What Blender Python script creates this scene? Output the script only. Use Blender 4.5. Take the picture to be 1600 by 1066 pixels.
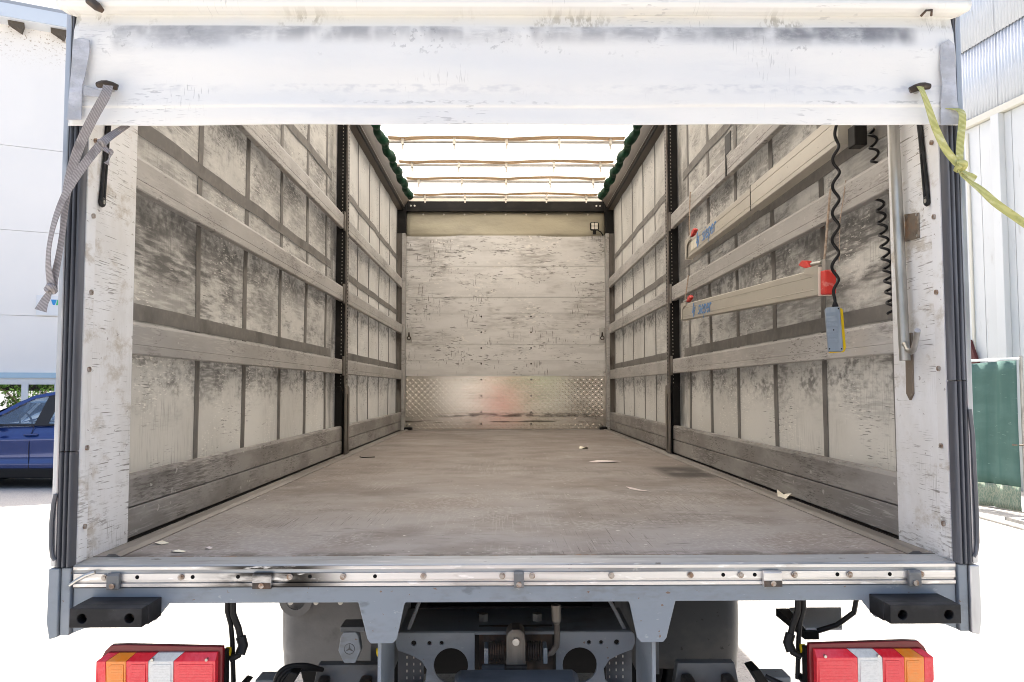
import bpy, math, random
from mathutils import Vector, Matrix
from mathutils.geometry import tessellate_polygon
random.seed(7)
R = math.radians
H = 1.15                                   # height of the load floor above the ground

# ------------------------------------------------------------------ scene, camera, light
sc = bpy.context.scene
for o in list(bpy.data.objects): bpy.data.objects.remove(o)
col = sc.collection
sc.render.engine = 'CYCLES'
sc.render.resolution_x, sc.render.resolution_y = 1024, 682
cyc = sc.cycles
cyc.max_bounces = 8; cyc.diffuse_bounces = 5; cyc.glossy_bounces = 4; cyc.transmission_bounces = 8
cyc.transparent_max_bounces = 8; cyc.caustics_reflective = False; cyc.caustics_refractive = False
cyc.sample_clamp_indirect = 8.0; cyc.filter_width = 1.0

cam_d = bpy.data.cameras.new('camera'); cam = bpy.data.objects.new('camera', cam_d); col.objects.link(cam)
cam_d.sensor_width = 36.0; cam_d.lens = 1289.24 / 1600 * 36.0; cam_d.clip_start = .05; cam_d.clip_end = 3000
YAW, PIT, ROL = .0117, .0578, -.0015
fw = Vector((math.sin(YAW)*math.cos(PIT), math.cos(YAW)*math.cos(PIT), math.sin(PIT)))
rt = Vector((math.cos(YAW), -math.sin(YAW), 0)); up = rt.cross(fw)
r2 = rt*math.cos(ROL) + up*math.sin(ROL); u2 = up*math.cos(ROL) - rt*math.sin(ROL)
mw = Matrix((r2, u2, -fw)).transposed().to_4x4(); mw.translation = Vector((-.0408, -2.3426, .4897 + H))
cam.matrix_world = mw
sc.camera = cam

SUN_DIR = Vector((-.06, .998, 0)).normalized(); SUN_EL = R(56)
wd = bpy.data.worlds.new('World'); sc.world = wd; wd.use_nodes = True
wn = wd.node_tree; bg = wn.nodes['Background']
sky = wn.nodes.new('ShaderNodeTexSky'); sky.sky_type = 'NISHITA'; sky.sun_disc = False
sky.sun_elevation = SUN_EL; sky.sun_rotation = math.atan2(SUN_DIR.x, SUN_DIR.y)
sky.air_density = 1.0; sky.dust_density = 7.0; sky.ozone_density = 1.0
wn.links.new(sky.outputs[0], bg.inputs[0]); bg.inputs[1].default_value = .12
sun_d = bpy.data.lights.new('sun', 'SUN'); sun_d.energy = 4.0; sun_d.angle = R(.53); sun_d.color = (1, .96, .89)
sun = bpy.data.objects.new('sun', sun_d); col.objects.link(sun)
to_sun = Vector((SUN_DIR.x*math.cos(SUN_EL), SUN_DIR.y*math.cos(SUN_EL), math.sin(SUN_EL)))
sun.rotation_euler = to_sun.to_track_quat('Z', 'Y').to_euler(); sun.location = to_sun*60
sc.view_settings.view_transform = 'Standard'; sc.view_settings.look = 'None'
sc.view_settings.gamma = 1.0; sc.view_settings.exposure = 1.93; sc.view_settings.use_curve_mapping = False

# ------------------------------------------------------------------ helpers
class MB:
    """collects shapes for ONE mesh object"""
    def __init__(s): s.v = []; s.f = []
    def add(s, vs, fs):
        n = len(s.v); s.v += [tuple(p) for p in vs]; s.f += [tuple(i+n for i in f) for f in fs]; return s
    def box(s, x0, x1, y0, y1, z0, z1):
        v = [(x, y, z) for z in (z0, z1) for y in (y0, y1) for x in (x0, x1)]
        return s.add(v, [(0,2,3,1),(4,5,7,6),(0,1,5,4),(2,6,7,3),(0,4,6,2),(1,3,7,5)])
    def prism(s, poly, axis, a0, a1, holes=()):
        """polygon (with holes) in the plane across axis, drawn out from a0 to a1"""
        def P(p, a): return {'x': (a, p[0], p[1]), 'y': (p[0], a, p[1]), 'z': (p[0], p[1], a)}[axis]
        loops = [list(poly)] + [list(h) for h in holes]
        flat = [p for l in loops for p in l]
        tris = tessellate_polygon([[Vector((p[0], p[1], 0)) for p in l] for l in loops]) if (holes or len(poly) > 4) else None
        n = len(flat); vs = [P(p, a0) for p in flat] + [P(p, a1) for p in flat]; fs = []
        if tris is None: fs += [tuple(range(n)), tuple(range(2*n-1, n-1, -1))]
        else:
            for t in tris: fs.append(tuple(t)); fs.append(tuple(i+n for i in reversed(t)))
        k = 0
        for l in loops:
            m = len(l)
            for i in range(m): j = (i+1) % m; fs.append((k+i, k+j, k+j+n, k+i+n))
            k += m
        return s.add(vs, fs)
    def tube(s, pts, r, n=8, cap=True):
        pts = [Vector(p) for p in pts]; m = len(pts); vs = []; fs = []; prev = None
        for i, p in enumerate(pts):
            t = (pts[min(i+1, m-1)] - pts[max(i-1, 0)]).normalized()
            if prev is None:
                a = Vector((0, 0, 1)) if abs(t.z) < .9 else Vector((1, 0, 0)); u = t.cross(a).normalized()
            else: u = (prev - t*prev.dot(t)).normalized()
            prev = u; w = t.cross(u); rr = r[i] if isinstance(r, (list, tuple)) else r
            vs += [p + (u*math.cos(2*math.pi*k/n) + w*math.sin(2*math.pi*k/n))*rr for k in range(n)]
        for i in range(m-1):
            for k in range(n): q = (k+1) % n; fs.append((i*n+k, i*n+q, (i+1)*n+q, (i+1)*n+k))
        if cap: fs.append(tuple(range(n-1, -1, -1))); fs.append(tuple(range((m-1)*n, m*n)))
        return s.add(vs, fs)
    def cyl(s, p0, p1, r, n=16): return s.tube([p0, p1], r, n)
    def ring(s, c, axis, ro, ri, h, n=24):
        o = [(c[0]+ro*math.cos(2*math.pi*k/n), c[1]+ro*math.sin(2*math.pi*k/n)) for k in range(n)]
        i = [(c[0]+ri*math.cos(2*math.pi*k/n), c[1]+ri*math.sin(2*math.pi*k/n)) for k in range(n)]
        return s.prism(o, axis, h[0], h[1], [i])
    def ribbon(s, pts, side, w, t=.0018):
        """a strap: pts along it, side = direction(s) of its width"""
        pts = [Vector(p) for p in pts]; m = len(pts); vs = []; fs = []
        for i, p in enumerate(pts):
            tg = (pts[min(i+1, m-1)] - pts[max(i-1, 0)]).normalized()
            sd = Vector(side[i] if isinstance(side, list) else side); sd = (sd - tg*sd.dot(tg)).normalized()
            nn = tg.cross(sd); ww = w[i] if isinstance(w, list) else w
            vs += [p+sd*ww/2+nn*t/2, p-sd*ww/2+nn*t/2, p-sd*ww/2-nn*t/2, p+sd*ww/2-nn*t/2]
        for i in range(m-1):
            for k in range(4): q = (k+1) % 4; fs.append((i*4+k, i*4+q, i*4+4+q, i*4+4+k))
        fs += [(3, 2, 1, 0), (m*4-4, m*4-3, m*4-2, m*4-1)]
        return s.add(vs, fs)
    def sheet(s, fn, nu, nv, flip=False):
        vs = [fn(i/nu, j/nv) for j in range(nv+1) for i in range(nu+1)]; fs = []
        for j in range(nv):
            for i in range(nu):
                a = j*(nu+1)+i; q = (a, a+1, a+nu+2, a+nu+1); fs.append(q[::-1] if flip else q)
        return s.add(vs, fs)
    def build(s, name, m, parent=None, bevel=0, smooth=0, solid=0, dz=H, mesh_only=False):
        me = bpy.data.meshes.new(name); me.from_pydata([(p[0], p[1], p[2]+dz) for p in s.v], [], s.f); me.update()
        if smooth:
            me.polygons.foreach_set('use_smooth', [True]*len(me.polygons)); me.set_sharp_from_angle(angle=R(smooth))
        me.materials.append(M[m])
        o = bpy.data.objects.new(name, me); col.objects.link(o)
        if parent: o.parent = parent
        if solid:
            md = o.modifiers.new('solid', 'SOLIDIFY'); md.thickness = solid; md.offset = 0
        if bevel:
            md = o.modifiers.new('bevel', 'BEVEL'); md.width = bevel; md.segments = 2; md.limit_method = 'ANGLE'; md.angle_limit = R(40)
        return o

def fix_normals(o):
    import bmesh
    b = bmesh.new(); b.from_mesh(o.data); bmesh.ops.recalc_face_normals(b, faces=b.faces); b.to_mesh(o.data); b.free(); return o
def tag(o, label=None, cat=None, group=None, kind=None):
    if label: o['label'] = label
    if cat: o['category'] = cat
    if group: o['group'] = group
    if kind: o['kind'] = kind
    return o
def empty(name, loc=(0, 0, 0), rot=(0, 0, 0)):
    o = bpy.data.objects.new(name, None); col.objects.link(o); o.location = loc; o.rotation_euler = rot; o.empty_display_size = .1; return o
def dup(o, loc=None, parent=None):
    c = o.copy(); col.objects.link(c); c.parent = parent
    if loc: c.location = loc
    return c
def path(pts, n=10):
    P = [Vector(p) for p in pts]; out = []
    for i in range(len(P)-1):
        p0 = P[max(i-1, 0)]; p1 = P[i]; p2 = P[i+1]; p3 = P[min(i+2, len(P)-1)]
        for k in range(n):
            t = k/n; out.append(.5*((2*p1)+(p2-p0)*t+(2*p0-5*p1+4*p2-p3)*t*t+(3*p1-p0-3*p2+p3)*t**3))
    return out+[P[-1]]
def circ(cx, cy, r, n=20): return [(cx+r*math.cos(2*math.pi*k/n), cy+r*math.sin(2*math.pi*k/n)) for k in range(n)]

# ------------------------------------------------------------------ materials
M = {}
class NT:
    def __init__(s, nt): s.nt = nt
    def n(s, typ, **kw):
        x = s.nt.nodes.new(typ)
        for k, v in kw.items(): setattr(x, k, v)
        return x
    def l(s, a, b): s.nt.links.new(a, b)
    def math(s, op, a, b=None):
        x = s.n('ShaderNodeMath', operation=op)
        for i, q in enumerate((a, b)):
            if q is None: continue
            if isinstance(q, (int, float)): x.inputs[i].default_value = q
            else: s.l(q, x.inputs[i])
        return x.outputs[0]
    def mr(s, v, a, b, c=0., d=1.):
        x = s.n('ShaderNodeMapRange', interpolation_type='SMOOTHSTEP'); s.l(v, x.inputs[0])
        for i, q in enumerate((a, b, c, d)): x.inputs[i+1].default_value = q
        return x.outputs[0]
    def noise(s, vec, scale, det=4., rough=.55, dist=0.):
        mp = s.n('ShaderNodeMapping'); s.l(vec, mp.inputs[0]); mp.inputs['Scale'].default_value = scale
        x = s.n('ShaderNodeTexNoise'); s.l(mp.outputs[0], x.inputs['Vector']); x.inputs['Scale'].default_value = 1
        x.inputs['Detail'].default_value = det; x.inputs['Roughness'].default_value = rough; x.inputs['Distortion'].default_value = dist
        return x.outputs[0]
    def mix(s, f, a, b):
        x = s.n('ShaderNodeMix', data_type='RGBA', blend_type='MIX')
        if isinstance(f, (int, float)): x.inputs[0].default_value = f
        else: s.l(f, x.inputs[0])
        for i, q in ((6, a), (7, b)):
            if isinstance(q, (tuple, list)): x.inputs[i].default_value = (*q[:3], 1)
            else: s.l(q, x.inputs[i])
        return x.outputs[2]

def mat(name, base, rough=.5, metal=0., layers=(), bump=None, rnd=True, spec=.18, transl=0., rough_var=0., coat=0., var=0., weave=None):
    """base colour with layers of wear, dirt and some painted shade.  layer = dict(c colour, s noise scale per axis, lo, hi, a amount, d detail,
    seed, mask=(scale, lo, hi), band=[(axis, rise0, rise1, fall0, fall1)], rot)"""
    m = bpy.data.materials.new(name); m.use_nodes = True; M[name] = m
    t = NT(m.node_tree); pb = m.node_tree.nodes['Principled BSDF']; out = m.node_tree.nodes['Material Output']
    tc = t.n('ShaderNodeTexCoord'); raw = tc.outputs['Object']; vec = raw
    if rnd:
        oi = t.n('ShaderNodeObjectInfo'); vm = t.n('ShaderNodeVectorMath', operation='MULTIPLY_ADD')
        cb = t.n('ShaderNodeCombineXYZ')
        for i in range(3): t.l(oi.outputs['Random'], cb.inputs[i])
        t.l(cb.outputs[0], vm.inputs[0]); vm.inputs[1].default_value = (37, 53, 71); t.l(raw, vm.inputs[2]); vec = vm.outputs[0]
    c = base
    if var:
        oi2 = t.n('ShaderNodeObjectInfo'); f = t.mr(oi2.outputs['Random'], 0, 1, 0, 1)
        c = t.mix(f, [q*(1-var) for q in base], [min(1, q*(1+var)) for q in base])
    sep = t.n('ShaderNodeSeparateXYZ'); t.l(raw, sep.inputs[0])
    rsock = None
    for k, L in enumerate(layers):
        v = vec
        off = t.n('ShaderNodeVectorMath', operation='ADD'); t.l(vec, off.inputs[0]); q = L.get('seed', k+1)
        off.inputs[1].default_value = (q*3.17, q*5.31, q*7.77); v = off.outputs[0]
        if 'rot' in L:
            mp = t.n('ShaderNodeMapping'); t.l(v, mp.inputs[0]); mp.inputs['Rotation'].default_value = L['rot']; v = mp.outputs[0]
        f = t.noise(v, L['s'], L.get('d', 4.), L.get('r', .55), L.get('dist', 0.))
        f = t.mr(f, L['lo'], L['hi'])
        if 'mask' in L:
            mv = t.n('ShaderNodeVectorMath', operation='ADD'); t.l(vec, mv.inputs[0]); mv.inputs[1].default_value = (q*1.9+4, q*2.3, q*4.1)
            f = t.math('MULTIPLY', f, t.mr(t.noise(mv.outputs[0], L['mask'][0], 2.), L['mask'][1], L['mask'][2]))
        for (ax, a0, a1, b0, b1) in L.get('band', ()):
            add = H if ax == 'z' else 0; sk = sep.outputs['xyz'.index(ax)]
            f = t.math('MULTIPLY', f, t.mr(sk, a0+add, a1+add)); f = t.math('MULTIPLY', f, t.mr(sk, b0+add, b1+add, 1., 0.))
        f = t.math('MULTIPLY', f, L.get('a', 1.))
        c = t.mix(f, c, L['c'])
        if 'rg' in L: rsock = (f, L['rg'])
    if weave:
        wt = t.n('ShaderNodeTexWave', wave_type='BANDS', bands_direction='DIAGONAL', wave_profile='TRI'); wt.inputs['Scale'].default_value = weave[0]
        wt.inputs['Distortion'].default_value = 1.5; wt.inputs['Detail'].default_value = 1; t.l(raw, wt.inputs['Vector'])
        c = t.mix(t.math('MULTIPLY', t.mr(wt.outputs[1], .3, .7), weave[1]), c, weave[2])
    if isinstance(c, (tuple, list)): pb.inputs['Base Color'].default_value = (*c[:3], 1)
    else: t.l(c, pb.inputs['Base Color'])
    pb.inputs['Roughness'].default_value = rough; pb.inputs['Metallic'].default_value = metal
    pb.inputs['Specular IOR Level'].default_value = spec
    if coat: pb.inputs['Coat Weight'].default_value = coat; pb.inputs['Coat Roughness'].default_value = .05
    if rough_var:
        rn = t.noise(vec, (4, 4, 4), 4); t.l(t.mr(rn, .3, .7, max(.02, rough-rough_var), min(1, rough+rough_var)), pb.inputs['Roughness'])
    if bump:
        bn = t.noise(vec, bump[0], 5, .6); b = t.n('ShaderNodeBump'); b.inputs['Strength'].default_value = bump[1]
        b.inputs['Distance'].default_value = bump[2]; t.l(bn, b.inputs['Height']); t.l(b.outputs[0], pb.inputs['Normal'])
    if transl:
        tb = t.n('ShaderNodeBsdfTranslucent'); ms = t.n('ShaderNodeMixShader'); ms.inputs[0].default_value = transl
        if isinstance(c, (tuple, list)): tb.inputs[0].default_value = (*c[:3], 1)
        else: t.l(c, tb.inputs[0])
        t.l(pb.outputs[0], ms.inputs[1]); t.l(tb.outputs[0], ms.inputs[2]); t.l(ms.outputs[0], out.inputs[0])
    return m

def curtain_mat(name, seed):
    D0 = (.092, .087, .080); D1 = (.145, .138, .127); D2 = (.27, .258, .235)
    mat(name, (.545, .525, .475), .6, 0, [
        dict(c=(.45, .43, .385), s=(1, 1.1, 1.4), lo=.38, hi=.62, a=.8, d=7, seed=seed),
        # broad grey rub, broken into fine streaks
        dict(c=D2, s=(2, 1.9, 4.5), lo=.42, hi=.58, a=.9, mask=((20, 6, 60), .18, .62), rot=(R(1.5), 0, 0), d=10, r=.68, seed=seed+1, band=[('y', -1, 0, 3.5, 5.8), ('z', .50, .66, 1.9, 2.5)]),
        dict(c=D1, s=(2, 2.4, 6), lo=.49, hi=.62, a=.85, mask=((20, 8, 90), .28, .64), rot=(R(2.5), 0, 0), d=10, r=.70, seed=seed+2, band=[('y', -1, 0, 3.8, 5.4), ('z', .25, .62, 2.0, 2.6)]),
        # the darkest panels between the two lower rails
        dict(c=D0, s=(2, 2.2, 7), lo=.40, hi=.58, a=.92, d=10, r=.70, rot=(R(4), 0, 0), seed=seed+3, mask=((20, 7, 60), .26, .60), band=[('y', -1, 0, 1.4, 2.9), ('z', .80, .92, 1.06, 1.22)]),
        # short scuffs, vertical scratches
        dict(c=D0, s=(4, 3, 5), lo=.52, hi=.64, a=.8, mask=((20, 16, 170), .57, .66), d=6, r=.6, seed=seed+4),
        dict(c=D1, s=(4, 2.5, 2.5), lo=.48, hi=.62, a=.5, mask=((20, 210, 6), .54, .66), d=6, seed=seed+5),
        # dark mottled bands just under each rail
        dict(c=D0, s=(4, 5, 9), lo=.38, hi=.60, a=.85, d=10, r=.72, seed=seed+6, mask=((20, 24, 30), .30, .60), band=[('z', .98, 1.10, 1.15, 1.2)]),
        dict(c=D0, s=(4, 5, 9), lo=.40, hi=.62, a=.85, d=10, r=.72, seed=seed+7, mask=((20, 22, 40), .32, .62), band=[('z', .36, .54, .60, .64)]),
        dict(c=D0, s=(4, 5, 9), lo=.40, hi=.62, a=.7, d=10, r=.72, seed=seed+10, mask=((20, 40, 60), .40, .60), band=[('z', 1.50, 1.65, 1.70, 1.74)]),
        dict(c=(.66, .63, .56), s=(3, 3, 4), lo=.48, hi=.62, a=.75, mask=((20, 26, 120), .58, .66), d=5, seed=seed+8),
        dict(c=D0, s=(2, 5, 3), lo=.36, hi=.62, a=.75, d=6, seed=seed+9, band=[('y', 3.45, 3.80, 3.9, 3.95), ('z', 0, .3, 2.2, 2.6)]),  # darkened strip beside the middle post: dirt and contact shade put into colour
    ], bump=((2, 3, 2), .25, .01), rnd=False, transl=.16)
    return M[name]
curtain_mat('curtain_left', 2); curtain_mat('curtain_right', 23)
mat('belt', (.175, .166, .154), .65, 0, [dict(c=(.22, .205, .185), s=(5, 30, 30), lo=.45, hi=.65, a=.6, d=7), dict(c=(.10, .092, .083), s=(5, 6, 6), lo=.5, hi=.7, a=.6, d=6)])
ALU_L = [dict(c=(.33, .318, .30), s=(2, 1.4, 4), lo=.40, hi=.64, a=.75, d=8, r=.62),
         dict(c=(.17, .158, .145), s=(3, 2, 6), lo=.50, hi=.66, a=.75, d=10, r=.7, mask=((20, 16, 130), .36, .60)),
         dict(c=(.10, .092, .083), s=(3, 3, 4), lo=.47, hi=.60, a=.8, mask=((20, 26, 210), .58, .65), d=5),
         dict(c=(.52, .50, .47), s=(3, 2, 5), lo=.46, hi=.62, a=.6, mask=((20, 10, 160), .52, .64), d=4),
         dict(c=(.60, .58, .55), s=(20, 26, 40), lo=.69, hi=.72, a=.6, d=3)]
mat('slat_alu', (.425, .41, .39), .5, .08, ALU_L, bump=((4, 2, 6), .10, .006), rough_var=.08, var=.05)
mat('board_low', (.33, .315, .298), .52, .08, [
    dict(c=(.21, .198, .185), s=(2, 1.8, 6), lo=.38, hi=.60, a=.85, d=9, r=.64),
    dict(c=(.12, .11, .10), s=(3, 2, 7), lo=.47, hi=.62, a=.8, d=10, r=.7, mask=((20, 12, 140), .40, .60)),
    dict(c=(.48, .46, .435), s=(2, 1.6, 4), lo=.46, hi=.62, a=.7, mask=((20, 7, 190), .54, .64), d=6),
    dict(c=(.55, .53, .50), s=(9, 18, 24), lo=.67, hi=.71, a=.7, d=3),
    dict(c=(.07, .064, .058), s=(2, 3, 5), lo=.48, hi=.62, a=.8, mask=((20, 22, 220), .58, .65), d=6)], bump=((4, 3, 8), .15, .006), var=.05)
mat('bulkhead_board', (.66, .645, .62), .5, .08, [
    dict(c=(.545, .53, .505), s=(1.6, 1, 8), lo=.42, hi=.62, a=.8, d=8, r=.65),
    dict(c=(.30, .28, .255), s=(1.6, 1, 2.4), lo=.46, hi=.66, a=.75, d=9, r=.66, mask=((6, 3, 46), .34, .64), band=[('z', .80, 1.3, 3, 4)]),
    dict(c=(.16, .15, .138), s=(2.4, 1, 3.6), lo=.48, hi=.64, a=.85, d=9, r=.66, mask=((8, 3, 52), .52, .66), band=[('z', .80, 1.3, 3, 4)]),
    dict(c=(.15, .14, .128), s=(3.2, 1, 4), lo=.50, hi=.60, a=.85, mask=((15, 3, 70), .59, .66), d=5),
    dict(c=(.17, .16, .147), s=(3, 1, 3), lo=.53, hi=.60, a=.8, mask=((70, 3, 12), .60, .66), d=5),
    dict(c=(.74, .71, .66), s=(2, 2, 3), lo=.46, hi=.6, a=.8, mask=((14, 3, 40), .60, .66), d=4)], bump=((3, 3, 12), .1, .004), rnd=False, var=.03)
mat('tread_plate', (.80, .755, .69), .17, .88, [
    dict(c=(.60, .55, .48), s=(2, 2, 4), lo=.45, hi=.68, a=.5, d=5),
    dict(c=(.12, .10, .085), s=(5, 2, 22), lo=.40, hi=.58, a=.85, band=[('z', .13, .17, .175, .215), ('x', -.95, -.6, .9, 1.2)], d=8, r=.65),
    dict(c=(.10, .085, .07), s=(3.2, 2, 40), lo=.48, hi=.58, a=.85, band=[('z', .075, .095, .102, .12)], d=8),
    ], rnd=False, bump=((5, 3, 9), .12, .01), spec=.5)
mat('floor_ply', (.225, .190, .167), .55, 0, [
    dict(c=(.28, .25, .23), s=(1.2, .9, 1), lo=.35, hi=.65, a=.8, d=8, r=.62),
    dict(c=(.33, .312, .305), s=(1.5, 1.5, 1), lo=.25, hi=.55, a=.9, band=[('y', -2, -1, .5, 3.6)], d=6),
    dict(c=(.155, .128, .108), s=(1.6, 1.6, 1), lo=.46, hi=.64, a=.6, d=9, r=.68),
    dict(c=(.40, .38, .36), s=(1.2, 1.2, 1), lo=.50, hi=.64, a=.4, mask=((150, 4, 1), .57, .66), rot=(0, 0, R(24)), d=5),
    dict(c=(.40, .38, .36), s=(1.3, 1.3, 1), lo=.52, hi=.64, a=.4, mask=((140, 5, 1), .58, .66), rot=(0, 0, R(-33)), d=5),
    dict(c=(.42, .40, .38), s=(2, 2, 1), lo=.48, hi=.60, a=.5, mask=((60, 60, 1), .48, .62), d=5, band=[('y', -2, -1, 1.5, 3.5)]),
    dict(c=(.05, .04, .034), s=(2, 2.2, 1), lo=.52, hi=.62, a=.85, mask=((9, 110, 1), .62, .67), d=5),
    dict(c=(.06, .05, .042), s=(1.4, 1.4, 1), lo=.54, hi=.62, a=.7, mask=((220, 3, 1), .62, .67), rot=(0, 0, R(7)), d=4),
    dict(c=(.66, .64, .60), s=(40, 50, 1), lo=.685, hi=.72, a=.9, d=3), dict(c=(.06, .05, .042), s=(46, 60, 1), lo=.69, hi=.72, a=.8, d=3, seed=31),
    dict(c=(.035, .031, .028), s=(3, 3, 1), lo=.2, hi=.42, a=.85, d=6, band=[('x', .84, .94, 1.10, 1.24), ('y', 2.12, 2.32, 2.72, 2.98)]),
    dict(c=(.13, .108, .093), s=(.9, 1.6, 1), lo=.54, hi=.70, a=.45, d=9, r=.68),
    dict(c=(.07, .058, .05), s=(9, 14, 1), lo=.40, hi=.60, a=.8, d=8, r=.7, band=[('y', -1, 0, .12, .22)])], bump=((8, 8, 1), .12, .006), rnd=False, rough_var=.08)
WH = (.76, .765, .77)
mat('white_panel', WH, .45, 0, [
    dict(c=(.64, .63, .61), s=(2, 4, 3), lo=.42, hi=.66, a=.7, d=8, r=.65),
    dict(c=(.20, .19, .175), s=(3, 4, 4), lo=.52, hi=.64, a=.75, mask=((20, 12, 220), .60, .66), d=5, rot=(R(2), 0, 0)),
    dict(c=(.22, .205, .185), s=(3, 4, 7), lo=.44, hi=.62, a=.8, d=10, r=.72, mask=((20, 18, 150), .48, .62), band=[('z', -2, -1, .05, .42)]),
    dict(c=(.26, .245, .22), s=(3, 4, 4), lo=.50, hi=.64, a=.55, d=6, mask=((20, 230, 9), .57, .66), band=[('z', -2, -1, .2, .9)]),
    dict(c=(.42, .37, .30), s=(3, 5, 9), lo=.54, hi=.68, a=.7, d=9, r=.7),
    dict(c=(.15, .138, .12), s=(3, 4, 3), lo=.52, hi=.62, a=.8, rot=(R(12), 0, 0), d=4, mask=((20, 7, 240), .62, .665)),
    dict(c=(.24, .22, .20), s=(9, 40, 60), lo=.69, hi=.715, a=.7, d=3)], bump=((5, 5, 5), .08, .004))
mat('rear_tarp', (.79, .787, .772), .42, 0, [
    dict(c=(.71, .712, .712), s=(.9, 1, 3), lo=.4, hi=.65, a=.7, d=6),
    dict(c=(.72, .69, .60), s=(2, 1, 3), lo=.2, hi=.5, a=.35, band=[('z', 1.525, 1.54, 1.565, 1.575)]),
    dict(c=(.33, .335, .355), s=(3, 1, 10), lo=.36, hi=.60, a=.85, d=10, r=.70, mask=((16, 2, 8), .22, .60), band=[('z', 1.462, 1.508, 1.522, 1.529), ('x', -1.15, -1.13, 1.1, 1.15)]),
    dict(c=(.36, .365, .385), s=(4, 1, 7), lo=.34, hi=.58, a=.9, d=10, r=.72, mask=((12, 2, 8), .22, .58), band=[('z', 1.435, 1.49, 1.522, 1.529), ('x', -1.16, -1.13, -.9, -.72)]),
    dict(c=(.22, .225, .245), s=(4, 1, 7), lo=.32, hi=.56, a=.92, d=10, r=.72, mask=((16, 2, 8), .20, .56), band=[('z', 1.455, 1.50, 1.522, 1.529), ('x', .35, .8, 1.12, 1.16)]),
    dict(c=(.16, .165, .18), s=(5, 1, 9), lo=.50, hi=.62, a=.35, d=6, mask=((70, 2, 60), .57, .66), band=[('z', 1.43, 1.45, 1.52, 1.53)]),
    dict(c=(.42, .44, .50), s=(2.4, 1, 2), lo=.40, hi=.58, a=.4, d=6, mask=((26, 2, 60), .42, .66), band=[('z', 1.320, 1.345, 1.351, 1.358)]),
    dict(c=(.46, .46, .46), s=(3, 1, 2), lo=.42, hi=.60, a=.8, d=6, mask=((50, 2, 160), .48, .62), band=[('z', 1.296, 1.303, 1.306, 1.311)]),
    dict(c=(.40, .40, .415), s=(3, 1, 5), lo=.55, hi=.66, a=.6, mask=((26, 2, 230), .61, .66), d=5),
    dict(c=(.34, .34, .35), s=(3, 1, 4), lo=.55, hi=.64, a=.5, mask=((230, 2, 20), .61, .66), d=5),
    dict(c=(.66, .665, .68), s=(2, 1, 6), lo=.48, hi=.64, a=.35, d=9, r=.7, mask=((14, 2, 60), .36, .62)),
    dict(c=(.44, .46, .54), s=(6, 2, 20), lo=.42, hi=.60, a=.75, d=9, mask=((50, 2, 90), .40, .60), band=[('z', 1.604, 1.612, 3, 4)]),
    dict(c=(.36, .34, .29), s=(4, 1, 4), lo=.50, hi=.60, a=.7, d=8, mask=((90, 4, 40), .44, .60), band=[('z', 1.52, 1.53, 1.55, 1.575)]),
    ], bump=((7, 3, 9), .18, .01), rnd=False, transl=.12)
mat('patch', (.36, .37, .40), .45, 0, [dict(c=(.52, .54, .60), s=(9, 9, 16), lo=.45, hi=.65, a=.8, d=6), dict(c=(.17, .17, .18), s=(18, 9, 8), lo=.6, hi=.68, a=.6)], bump=((14, 9, 18), .8, .012))
mat('roof_tarp', (.92, .895, .85), .5, 0, [dict(c=(.66, .58, .46), s=(.7, 1.6, 1), lo=.42, hi=.66, a=.75, d=7)], transl=.52, rnd=False)
mat('front_tarp', (.42, .385, .29), .5, 0, [dict(c=(.30, .275, .21), s=(1.6, 1, 5), lo=.45, hi=.65, a=.7, d=5)], bump=((2, 2, 4), .5, .03))
mat('black_steel', (.009, .0085, .008), .5, 0, [dict(c=(.024, .022, .02), s=(6, 6, 9), lo=.5, hi=.7, a=.6)])
mat('rubber', (.075, .079, .092), .33, 0, [dict(c=(.17, .178, .20), s=(60, 20, 1.5), lo=.45, hi=.7, a=.8, d=5), dict(c=(.10, .10, .11), s=(9, 9, 9), lo=.62, hi=.70, a=.5)], spec=.5)
mat('rubber_dark', (.018, .018, .019), .5, 0, [dict(c=(.04, .04, .043), s=(14, 14, 20), lo=.45, hi=.7, a=.7), dict(c=(.09, .09, .09), s=(40, 9, 60), lo=.68, hi=.72, a=.5)], bump=((60, 60, 60), .12, .002))
mat('grey_paint', (.245, .275, .305), .38, 0, [
    dict(c=(.31, .335, .365), s=(1.5, 3, 5), lo=.4, hi=.65, a=.6),
    dict(c=(.13, .14, .15), s=(9, 9, 22), lo=.62, hi=.70, a=.6, mask=((2, 2, 2), .45, .62)),
    dict(c=(.40, .42, .44), s=(30, 30, 60), lo=.68, hi=.72, a=.6), dict(c=(.17, .165, .155), s=(2, 2, 3), lo=.46, hi=.66, a=.6, d=9, r=.7, mask=((24, 24, 60), .34, .62)), dict(c=(.20, .11, .06), s=(40, 40, 50), lo=.69, hi=.72, a=.8, d=3)], bump=((18, 18, 18), .06, .003))
mat('grey_paint_dark', (.165, .175, .185), .45, 0, [dict(c=(.07, .07, .07), s=(4, 4, 6), lo=.42, hi=.65, a=.8, d=7), dict(c=(.17, .16, .145), s=(9, 9, 9), lo=.58, hi=.7, a=.5)])
mat('edge_alu', (.45, .46, .48), .35, .6, [dict(c=(.22, .22, .23), s=(9, 9, 3), lo=.45, hi=.7, a=.7), dict(c=(.62, .62, .64), s=(30, 30, 4), lo=.58, hi=.68, a=.6)])
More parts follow.
